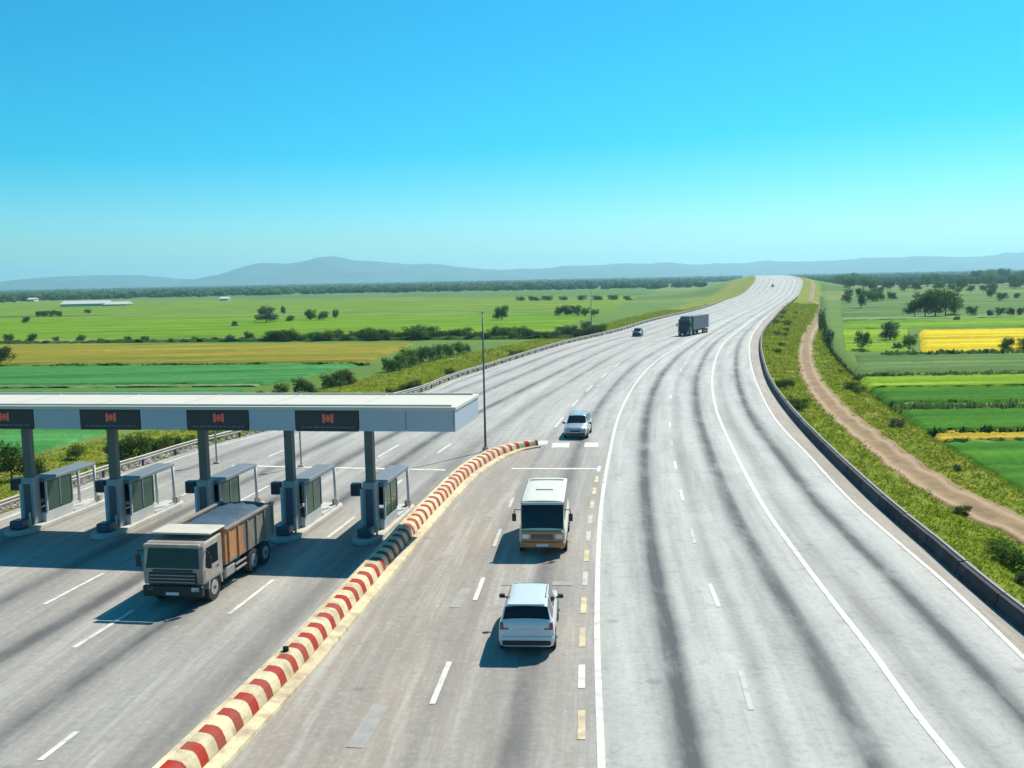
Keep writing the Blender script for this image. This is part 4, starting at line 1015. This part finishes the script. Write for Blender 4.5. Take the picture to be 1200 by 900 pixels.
    mesh_np('tarpaulin', np.stack([X, Y, Z], -1).reshape(-1, 3), grid_faces(ny, nx), M['tarp_blue'], True, parent=r)
    return r
dt = build_dump_truck(); place(dt, 204, 712, heading=H(8.9), toward=True, fwd=3.5)
tag(dt, 'dusty beige and orange dump truck with blue tarpaulin leaving the toll lane', 'truck')

def build_semi():
    r = empty('articulated_truck')
    MB().box(-1.2, 1.2, 3.2, 5.2, 0.9, 3.4, 0.12, 3, top=(0.98, 0.9, 0, -0.08)).build('cab', M['truck_teal'], r)
    q = MB(); q.box(-1.05, 1.05, 5.12, 5.21, 1.9, 2.8, 0.03); q.build('windscreen', M['window'], r)
    MB().box(-1.1, 1.1, 3.1, 4.6, 3.38, 3.95, 0.15, 3, top=(0.95, 0.55, 0, -0.3)).build('wind_deflector', M['truck_teal'], r)
    MB().box(-1.2, 1.2, 5.05, 5.3, 0.45, 0.95, 0.06).build('bumper', M['black'], r)
    g = MB().box(-0.9, 0.9, 5.18, 5.26, 1.0, 1.7, 0.02).build('grille', M['black'], r)
    for s in (-1, 1):
        MB().box(s * 0.95 - 0.18, s * 0.95 + 0.18, 5.28, 5.34, 0.6, 0.82, 0.02).build('headlamp', M['clear_lamp'], r)
        MB().box(s * 1.45 - 0.12, s * 1.45 + 0.12, 4.95, 5.05, 1.9, 2.6, 0.03).build('mirror', M['black'], r)
        MB().box(min(s * 1.2, s * 1.4), max(s * 1.2, s * 1.4), 4.98, 5.02, 2.5, 2.55).build('mirror_arm', M['black'], r)
        for yw in (4.3, 1.3, -5.2, -6.5, -7.8): wheel(r, s * 1.05, yw, 0.5, 0.35)
        q = MB(); q.quad((s * 1.202, 4.0, 1.95), (s * 1.202, 4.85, 1.95), (s * 1.19, 4.75, 2.7), (s * 1.19, 4.0, 2.7)); q.build('side_window', M['window'], r)
    MB().box(-0.45, 0.45, -8.6, 4.9, 0.75, 1.1, 0.02).build('chassis', M['black'], r)
    t = MB().box(-1.25, 1.25, -8.8, 2.6, 1.15, 3.95, 0.04).build('trailer', M['trailer_grey'], r)
    for k in range(9):
        for s in (-1, 1): MB().box(min(s * 1.25, s * 1.28), max(s * 1.25, s * 1.28), -8.2 + k * 1.3, -8.12 + k * 1.3, 1.2, 3.9).build('side_post', M['trailer_grey'], t)
    MB().box(-1.15, 1.15, 2.6, 2.64, 1.3, 3.8, 0.01).build('bulkhead', M['dark_steel'], t)
    return r
semi = build_semi(); place(semi, 801, 394, heading=H(27), toward=True, fwd=5.3)
tag(semi, 'dark articulated truck with grey trailer coming down the far bend', 'truck')

# ------------------------------------------------------------------ trees and shrubs
def crown_mesh(name, lobes, n, leaf, mat, seed):
    rg = np.random.default_rng(seed)
    L = np.array([l[:3] for l in lobes], float); R = np.array([l[3:6] for l in lobes], float)
    wgt = R.prod(1) ** (2 / 3); idx = rg.choice(len(lobes), n, p=wgt / wgt.sum())
    d = rg.normal(size=(n, 3)); d /= np.linalg.norm(d, axis=1)[:, None]
    rad = rg.random(n) ** 0.38
    # uneven surface with gaps
    lump = 1 + 0.22 * np.sin(d[:, 0] * 5 + idx) * np.sin(d[:, 1] * 4.3 + idx * 2) + 0.15 * np.sin(d[:, 2] * 7 + idx)
    c = L[idx] + d * R[idx] * (rad * lump)[:, None]
    nrm = d * 0.6 + rg.normal(0, 0.7, (n, 3)) + np.array([0, 0, 0.25]); nrm /= np.linalg.norm(nrm, axis=1)[:, None]
    a = np.cross(nrm, rg.normal(size=(n, 3))); a /= np.linalg.norm(a, axis=1)[:, None]; b = np.cross(nrm, a)
    s = leaf * rg.uniform(0.55, 1.35, n)[:, None]
    V = np.stack([c - a * s, c - b * s * 0.55 + nrm * s * 0.15, c + a * s, c + b * s * 0.55 + nrm * s * 0.1], 1).reshape(-1, 3)
    F = np.arange(4 * n).reshape(-1, 4)
    o = mesh_np(name, V, F, mat); me = o.data; bpy.data.objects.remove(o)
    return me
def trunk_mesh(name, h, r, limbs, seed):
    rg = random.Random(seed); m = MB()
    p = Vector((0, 0, -0.3)); pts = [(p, r * 1.25)]
    for k in range(1, 5):
        p = Vector((rg.uniform(-.04, .04) * h * k / 4, rg.uniform(-.04, .04) * h * k / 4, h * k / 4)); pts.append((p, r * (1 - 0.16 * k)))
    for (a, ra), (b, rb) in zip(pts[:-1], pts[1:]): m.cyl(a, b, ra, rb, 7, cap=False)
    for k in range(limbs):
        q = pts[2 + k % 3][0]; ang = rg.uniform(0, 6.28); l = h * rg.uniform(0.3, 0.55)
        e = q + Vector((math.cos(ang) * l * 0.7, math.sin(ang) * l * 0.7, l)); m.cyl(q, e, r * 0.5, r * 0.12, 6, cap=False)
    o = m.build(name, M['bark']); me = o.data; bpy.data.objects.remove(o); return me
def lobes_round(rg, n, w, h, z0):
    out = [(0, 0, z0 + h * 0.48, w * 0.36, w * 0.36, h * 0.44)]
    for k in range(n):
        a = rg.uniform(0, 6.28); q = rg.uniform(0.2, 0.36) * w; z = z0 + h * rg.uniform(0.14, 0.82); s = rg.uniform(0.14, 0.25)
        out.append((math.cos(a) * q, math.sin(a) * q, z, w * s, w * s, h * s * 0.9))
    return out
TREES = {}
def proto(kind, k, mat):
    rg = random.Random(100 + k * 7 + len(kind) * 13)
    if kind == 'round': lb, n, leaf, th, tr, nl = lobes_round(rg, 13, 1.0, 0.90, 0.10), 2000, 0.036, 0.40, 0.026, 5
    elif kind == 'tall': lb, n, leaf, th, tr, nl = lobes_round(rg, 12, 0.50, 0.88, 0.12), 1300, 0.030, 0.5, 0.02, 5
    else: lb, n, leaf, th, tr, nl = lobes_round(rg, 13, 1.15, 1.0, -0.04), 1500, 0.045, 0.25, 0.022, 4
    TREES[(kind, k)] = (crown_mesh('crown', lb, n, leaf, M[mat], 50 + k), trunk_mesh('trunk', th, tr, nl, k))
for k, mt in enumerate(('leaf_a', 'leaf_b', 'leaf_c')):
    proto('round', k, mt); proto('round', k + 3, mt); proto('tall', k, mt); proto('shrub', k, mt); proto('shrub', k + 3, mt)
def plant(kind, k, x, y, h, label, group=None, wide=1.0, z=None, name=None):
    cr, tr = TREES[(kind, k)]
    zz = float(terrain_z(x, y)) if z is None else z
    nm = name or ('shrub' if kind == 'shrub' else 'tree')
    r = empty(nm, (x, y, zz - 0.03), random.uniform(0, 6.28)); r.scale = (h * wide, h * wide * random.uniform(0.85, 1.15), h)
    link('trunk', tr, r); link('crown', cr, r)
    tag(r, label, 'shrub' if kind == 'shrub' else 'tree', group)
    return r
def plant_px(kind, k, px, py, hpx, label, group=None, wide=1.0, z=ZF):
    p = G(px, py, z); h = hpx * p.y / FPX
    return plant(kind, k, p.x, p.y, h, label, group, wide)

ORD = ['leftmost', 'second from left', 'third from left', 'fourth from left', 'fifth from left', 'sixth from left', 'seventh from left', 'eighth from left', 'ninth from left', 'tenth from left', 'eleventh from left', 'twelfth from left', 'thirteenth from left']
# hedgerow between the ochre field and the bright green field
g1 = 'shrubs of the long hedgerow across the left fields'
lab1 = 'dark shrub in the dense right half of the hedgerow behind the ochre field'
for i, (px, hp) in enumerate(((10, 11), (38, 12), (66, 7), (95, 10), (118, 6), (150, 8), (170, 9), (200, 6), (228, 6), (252, 7), (270, 11), (292, 13))):
    plant_px('shrub', random.randint(0, 5), px, 401.5 - 0.006 * px + random.uniform(-.6, .6), hp, 'shrub in the sparse left half of the hedgerow behind the ochre field, ' + ORD[i], 'spaced shrubs behind the ochre field', 1.15)
x = 318
while x < 705:
    hp = random.uniform(9, 16) if not (480 < x < 500) else 18
    plant_px('shrub', random.choice((0, 1, 3, 4)), x, 399.6 - 0.0115 * (x - 318) + random.uniform(-.8, .8), hp, lab1, g1, random.uniform(1.1, 1.7)); x += random.uniform(6.5, 10)
# low strip linking the shrubs
g2 = 'row of shrubs at the near corner of the teal field'
lab2 = 'dark bush in the short row just above the toll canopy roof'
for i, (px, py, hp) in enumerate(((305, 463, 11), (330, 461, 17), (352, 457, 22), (363, 459, 18), (384, 451, 19), (397, 449, 22), (407, 447, 21))): plant_px('shrub', random.randint(0, 1) * 3, px, py, hp, lab2 + ', ' + ORD[i], g2, 1.0, -2.0)
g3 = 'row of shrubs on the bank left of the tall dark pole'
lab3 = 'dark bush in the row climbing the bank left of the tall pole'
for i, (px, py, hp) in enumerate(((455, 433, 20), (468, 431, 22), (480, 427, 24), (492, 424, 24), (503, 421, 20), (516, 418, 19), (527, 416, 19), (538, 413, 18), (546, 411, 13))): plant_px('shrub', random.choice((0, 1, 3, 4)), px, py, hp, lab3 + ', ' + ORD[i], g3, 0.9, -2.0)
plant_px('shrub', 0, 670, 391, 17, 'tall dark bush at the road edge by the far left verge', None, 0.9, -1.5)
plant_px('shrub', 3, 687, 385, 14, 'small dark bush close beside the pale thin pole', None, 0.9, -1.5)
# left trees
plant_px('round', 2, 312, 379, 24, 'large grey-green round tree alone in the bright field', None, 1.15)
plant_px('shrub', 1, 340, 377, 9, 'small bush right of the grey-green round tree', None, 1.2)
plant_px('tall', 0, 332, 369, 11, 'slim tree just behind the grey-green round tree', None, 1.2)
plant_px('round', 0, 364, 376, 15, 'dark tree left in the pair amid the bright green field', None, 1.2)
plant_px('round', 1, 379, 376, 13, 'paler tree right in the pair amid the bright green field', None, 1.1)
plant_px('tall', 1, 393, 374, 14, 'slender tree right of the pair amid the green field', None, 1.2)
plant_px('round', 0, 588, 376, 20, 'dark round tree near the top of the tall dark pole', None, 1.1)
for i, (px, hp) in enumerate(((655, 13), (664, 15), (675, 14), (686, 12), (697, 10))): plant_px('round', random.choice((0, 1, 3)), px, 371, hp, 'dark tree in the small clump left of the pale thin pole, ' + ORD[i], 'clump of trees beyond the far left verge', 1.1)
plant_px('round', 3, 0, 430, 26, 'dark tree cut off at the left edge beside the ochre field', None, 1.2)
plant_px('round', 0, 31, 379, 9, 'small round tree far left in front of the white sheds', None, 1.2)
for i, (px, hp) in enumerate(((46, 8), (53, 9), (62, 9), (69, 8))): plant_px('round', random.choice((0, 3)), px, 372, hp, 'small tree in the clump before the white sheds, ' + ORD[i], 'clump of trees before the white sheds', 1.2)
plant_px('round', 3, 103, 368, 6, 'single small tree below the right end of the white shed', None, 1.4)
plant_px('shrub', 2, 275, 383, 9, 'pale lone bush in the bright field left of the round tree', None, 1.0)
for i, (px, hp) in enumerate(((610, 6), (625, 7), (641, 7), (660, 6), (682, 7), (700, 7), (718, 7), (735, 6))): plant_px('shrub', random.choice((0, 3, 1)), px, 353 - (px - 610) * .01, hp, 'small dark bush in the far field strip left of the road, ' + ORD[i], 'bushes in the far strip left of the road', 2.0)
# under the canopy
plant_px('tall', 0, 13, 552, 50, 'leafy tree with a bare trunk seen under the canopy at far left', None, 1.3, -1.6)
plant_px('shrub', 0, 37, 548, 32, 'bush right of the leafy tree seen under the canopy', None, 1.0, -1.6)
plant_px('shrub', 1, 88, 527, 22, 'green bush left of the third column seen under the canopy', None, 1.0, -1.6)
for i, (px, py, hp) in enumerate(((134, 531, 30), (148, 533, 32), (163, 531, 32), (178, 524, 26), (192, 521, 24), (207, 518, 20), (222, 513, 16))): plant_px('shrub', random.choice((0, 3)), px, py, hp, 'dark bush in the dense row seen under the canopy fascia, ' + ORD[i], 'dense row of bushes under the canopy fascia', 0.9, -1.4)
# right side
big = [(1072, 371, 22), (1084, 371, 30), (1096, 371, 34), (1108, 370, 30), (1119, 369, 20)]
for i, (px, py, hp) in enumerate(big): plant_px('round', random.choice((0, 3)), px, py, hp, 'dark tree in the big clump behind the yellow field, ' + ORD[i], 'big clump of trees behind the yellow field', 1.1)
plant_px('round', 2, 1043, 400, 28, 'tall grey-green tree at the left corner of the yellow field', None, 0.85)
plant_px('shrub', 1, 1066, 408, 20, 'olive bush touching the left end of the yellow field', None, 0.8)
plant_px('round', 3, 1011, 411, 24, 'dark round tree beside the track, left of the grey-green one', None, 0.95)
plant_px('shrub', 2, 1052, 410, 11, 'small pale bush at the foot of the grey-green tree', None, 1.3)
plant_px('round', 0, 1180, 412, 19, 'dark round tree standing before the yellow field at right', None, 1.0)
plant_px('round', 3, 1199, 412, 17, 'dark round tree at the right picture edge before the yellow field', None, 1.0)
plant_px('tall', 2, 973, 402, 26, 'narrow grey tree right beside the dirt track bend', None, 0.9, -1.6)
plant_px('shrub', 0, 967, 398, 14, 'dark bush between the track bend and the narrow tree', None, 0.9, -1.6)
plant_px('round', 3, 1138, 371, 13, 'dark tree on the pale line right of the big clump', None, 1.1)
for i, px in enumerate((1160, 1172, 1184, 1196, 1208)): plant_px('round', random.choice((0, 3, 1)), px, 371 - 0.02 * (px - 1160), random.uniform(9, 12), 'dark tree in the row above the right end of the yellow field, ' + ORD[i], 'row of trees above the yellow field', 1.1)
plant_px('shrub', 1, 1121, 376, 7, 'tiny bush on the pale path above the yellow field', None, 1.1)
plant_px('tall', 0, 1009, 362, 26, 'dark tall tree rising left of the big clump', None, 1.1)
gR = 'trees scattered over the far right plain'
for k in range(95):
    px = random.uniform(985, 1260); py = random.uniform(329, 357) - 0.02 * (px - 1000)
    if 1060 < px < 1125 and py > 345: continue
    plant_px('round', random.choice((0, 3, 1, 4)), px, py, random.uniform(7, 15), 'dark tree scattered on the hazy plain behind the big clump', gR, 1.2)
# verge shrubs on the right bank
for (px, py, hp, k, lb) in ((1188, 662, 34, 1, 'leafy green shrub growing between parapet and track at right edge'), (1172, 650, 20, 4, 'low green shrub left of the leafy one by the parapet'),
                            (1205, 690, 24, 0, 'dark low shrub at the right picture edge behind the parapet'), (1128, 598, 14, 0, 'small dark shrub in the grass between parapet and dirt track')):
    plant_px('shrub', k, px, py, hp, lb, None, 1.5, -0.9)
for (px, py, hp, lb) in ((1051, 503, 14, 'grey rock-like bush beside the ditch below the striped fields'), (1121, 555, 9, 'small dark bush between the track and the ditch')):
    plant_px('shrub', 2, px, py, hp, lb, None, 1.4, -1.3)
for k in range(26):
    yv = random.uniform(85, 330); d = random.uniform(1.8, 5.2) if random.random() < .75 else random.uniform(9.5, 11.5)
    if abs(float(right_edge(yv)) + d * 1.05 - float(TRACK(yv))) < 2.3: d = 1.5
    plant('shrub', random.choice((0, 1, 4)), float(right_edge(yv)) + d, yv, random.uniform(0.5, 1.3), 'low weed clump in the grass strip between parapet and dirt track', 'weed clumps on the right bank', 1.6)
for k in range(14):
    yv = random.uniform(75, 200); d = random.uniform(3, 9)
    plant('shrub', random.choice((0, 1, 4)), float(left_edge(yv)) - d, yv, random.uniform(0.6, 1.4), 'low weed clump on the yellowish bank along the left guard rail', 'weed clumps on the left bank', 1.6)

# ------------------------------------------------------------------ grass on the banks, plants in the ditch (uncountable)
def tufts(name, pos, hgt, spread, nb, mat, label, cat):
    n = len(pos); pos = np.repeat(pos, nb, 0); hgt = np.repeat(hgt, nb) * RNG.uniform(0.5, 1.2, n * nb); sp = np.repeat(spread, nb)
    a = RNG.uniform(0, 6.28, n * nb); r = RNG.random(n * nb) ** 0.6 * sp
    base = pos + np.stack([np.cos(a) * r, np.sin(a) * r, np.zeros(n * nb)], -1)
    lean = np.stack([np.cos(a) * sp * 0.7, np.sin(a) * sp * 0.7, hgt], -1) + RNG.normal(0, 0.04, (n * nb, 3))
    b = RNG.uniform(0, 6.28, n * nb); wd = (0.12 * sp + 0.02)[:, None] * np.stack([np.cos(b), np.sin(b), np.zeros(n * nb)], -1)
    V = np.stack([base - wd, base + wd, base + lean], 1).reshape(-1, 3)
    o = mesh_np(name, V, np.arange(3 * n * nb).reshape(-1, 3), mat)
    return tag(o, label, cat, kind='stuff')
def bank_points(n, side, dmin, dmax, y0, y1):
    y = y0 * (y1 / y0) ** RNG.random(n); d = RNG.uniform(dmin, dmax, n)
    e = right_edge(y) if side > 0 else left_edge(y); hc = head_cos(y, right_edge if side > 0 else left_edge)
    x = e + side * d / hc
    keep = np.ones(n, bool)
    if side > 0: keep = (np.abs(x - TRACK(np.minimum(y, 450))) > 1.35 + RNG.normal(0, 0.14, n))
    x, y = x[keep], y[keep]
    z = terrain_z(x, y)
    return np.stack([x, y, z], -1)
pr = bank_points(15000, 1, 0.6, 11.8, 24, 420); pl = bank_points(13000, -1, 1.6, 22, 34, 420)
for nm, p_, lb in (('grass', pr, 'yellow-green grass on the bank between parapet and ditch'), ('grass', pl, 'yellow-green grass on the bank left of the guard rail')):
    sc = 0.10 + p_[:, 1] * 0.0022
    tufts(nm, p_, sc * RNG.uniform(0.3, 0.85, len(p_)), sc * 1.35, 7, M['grass_a'], lb, 'grass')
pd = bank_points(3000, 1, 12.0, 13.1, 30, 420)
sc = 0.14 + pd[:, 1] * 0.0022
tufts('ditch_plants', pd, sc * 1.5, sc * 1.1, 7, M['grass_dark'], 'dark green growth filling the ditch between track and fields', 'ditch plants')

# ------------------------------------------------------------------ far wood, sheds, hills
def build_wood(name, label, n, area, seed, size=(4.5, 11)):
    rg = np.random.default_rng(seed)
    bm = bmesh.new(); bmesh.ops.create_icosphere(bm, subdivisions=1, radius=1.0)
    bv = np.array([v.co for v in bm.verts]); bf = np.array([[v.index for v in f.verts] for f in bm.faces]); bm.free()
    y = area[2] * (area[3] / area[2]) ** rg.random(n); x = y * rg.uniform(area[0], area[1], n)
    # copses: keep points where a smooth pattern is high, denser far out
    pat = np.sin(x * 0.006 + 1.3 * seed) * np.sin(y * 0.0045 + x * 0.0012) + 0.6 * np.sin(y * 0.013 + seed) + rg.normal(0, 0.35, n)
    keep = pat > np.interp(y, [area[2], area[2] * 2, area[3]], [0.55, -0.3, -1.5])
    yc = np.clip(y, 8, 2090)
    keep &= (x < left_edge(yc) - 60) | (x > right_edge(yc) + 60) | (y > 2300)
    x, y = x[keep], y[keep]; m = len(x)
    s = rg.uniform(*size, m) * np.interp(y, [0, 2500, 6600], [0.6, 0.9, 1.5])
    rnd = 1 + rg.uniform(-0.28, 0.28, (m, len(bv), 1))
    V = bv[None] * rnd * np.stack([s * rg.uniform(0.6, 1.1, m), s * 0.7, s * 0.62], -1)[:, None, :]
    V += np.stack([x, y, terrain_z(x, y) + s * 0.45], -1)[:, None, :]
    F = bf[None] + (np.arange(m) * len(bv))[:, None, None]
    o = mesh_np(name, V.reshape(-1, 3), F.reshape(-1, 3), M['leaf_a'])
    tag(o, label, 'wood', kind='stuff')
build_wood('far_wood', 'dark hazy belt of woodland below the hills at left', 15000, (-0.72, 0.235, 1150, 6600), 2)
build_wood('far_wood', 'dark hazy belt of woodland on the right horizon', 9000, (0.26, 0.75, 900, 6600), 5)

def shed(px, py, wpx, hpx, dep, label):
    p = G(px, py, ZF); k = p.y / FPX; w_, h = wpx * k, hpx * k
    r = empty('shed', p)
    MB().box(-w_ / 2, w_ / 2, 0, dep, 0, h).build('wall', M['wall_white'], r)
    MB().prism([(-0.6, h), (dep + 0.6, h), (dep + 0.6, h + 0.15), (dep / 2, h + dep * 0.16), (-0.6, h + 0.15)], 'x', -w_ / 2 - 0.5, w_ / 2 + 0.5).build('roof', M['wall_white'], r)
    n = max(2, int(w_ / 9))
    for i in range(n):
        x = -w_ / 2 + w_ * (i + 0.5) / n; MB().box(x - 1.4, x + 1.4, -0.06, 0.02, 0.2, h * 0.62).build('door', M['roof_grey'], r)
    tag(r, label, 'shed')
shed(97, 359.5, 52, 3.2, 16, 'long low white shed at the foot of the far left wood')
shed(135, 358.8, 26, 2.0, 14, 'low grey-white shed just right of the long white shed')
shed(36, 353.5, 8, 2.6, 12, 'tiny white building left of the long white shed')
shed(262, 352.2, 9, 2.0, 12, 'tiny pale building on the wood edge left of centre')

def build_hills():
    prof = [(-400, 330), (-150, 336), (0, 331), (60, 325), (160, 322), (230, 325), (270, 316), (300, 307), (345, 306), (395, 300), (430, 307), (470, 310), (520, 309), (560, 313), (620, 312), (700, 308), (760, 306), (830, 310), (880, 307), (950, 305), (1010, 302), (1060, 297), (1130, 299), (1200, 293), (1400, 290), (1700, 296)]
    D = 9000.0
    ang = []; hh = []
    for px, py in prof:
        d = _r * (px - CX) - _u * (py - CY) + _f * FPX; t = D / d.y
        ang.append(d.x * t); hh.append(CAM_H + d.z * t)
    f = pchip(list(zip(ang, hh)))
    X1 = np.linspace(min(ang), max(ang), 700); Y1 = np.linspace(6800, 12200, 70)
    X, Y = np.meshgrid(X1, Y1)
    # ridge height belongs to an angle, so carry it along rays; spurs and gullies from summed waves
    base = f(X * D / np.maximum(Y, 1) * 0.35 + X * 0.65)
    rg = np.random.default_rng(11); nz = np.zeros_like(X)
    for k in range(26):
        fx_, fy_ = rg.normal(0, 1, 2); fr = 0.0011 * (1.25 ** (k % 13)); nz += np.sin((X * fx_ + Y * fy_) * fr + rg.uniform(0, 6.28)) / (1.25 ** (k % 13))
    nz /= 5.0
    rid = np.zeros_like(X)
    for k in range(10):
        fx_, fy_ = rg.normal(0, 1, 2); rid += np.abs(np.sin((X * fx_ + Y * fy_) * 0.0022 * 1.35 ** k + rg.uniform(0, 6.28))) / 1.45 ** k
    rid = rid / 2.2 - 0.6
    t = (Y - 6800) / (9000 - 6800); sh = np.where(t < 1, smooth(0, 1, t), 1 - 0.7 * smooth(1, 2.2, t))
    Z = -20 + (base + 20) * sh * (1 + 0.16 * nz * (1 - np.exp(-((t - 1) / 0.25) ** 2))) + 13 * nz * sh - 62 * rid * sh * np.clip((base - 10) / 150.0, 0.25, 1.0)
    m, n, b = new_mat('hill_cover'); v = mapping(n)
    c = ramp(n, noise(n, 0.003, 8, 0.65, v), [(0.3, (0.025, 0.045, 0.03)), (0.5, (0.05, 0.075, 0.05)), (0.7, (0.10, 0.105, 0.08))])
    n.links.new(c, b.inputs['Base Color']); b.inputs['Roughness'].default_value = 1.0
    o = mesh_np('hills', np.stack([X, Y, Z], -1).reshape(-1, 3), grid_faces(*X.shape), m, True)
    tag(o, kind='structure')
build_hills()

# ------------------------------------------------------------------ haze
def build_haze():
    me_ = MB().box(-26000, 26000, -120, 15600, -30, 325)
    m = bpy.data.materials.new('haze_air'); m.use_nodes = True; n = m.node_tree; n.nodes.clear()
    out = N(n, 'ShaderNodeOutputMaterial'); v = N(n, 'ShaderNodeVolumePrincipled')
    v.inputs['Color'].default_value = (0.42, 0.78, 1.0, 1); v.inputs['Density'].default_value = 1.2e-4; v.inputs['Anisotropy'].default_value = 0.35
    n.links.new(v.outputs[0], out.inputs['Volume'])
    o = me_.build('haze', m); tag(o, 'thin pale blue haze over the whole plain', 'haze', kind='stuff')
build_haze()
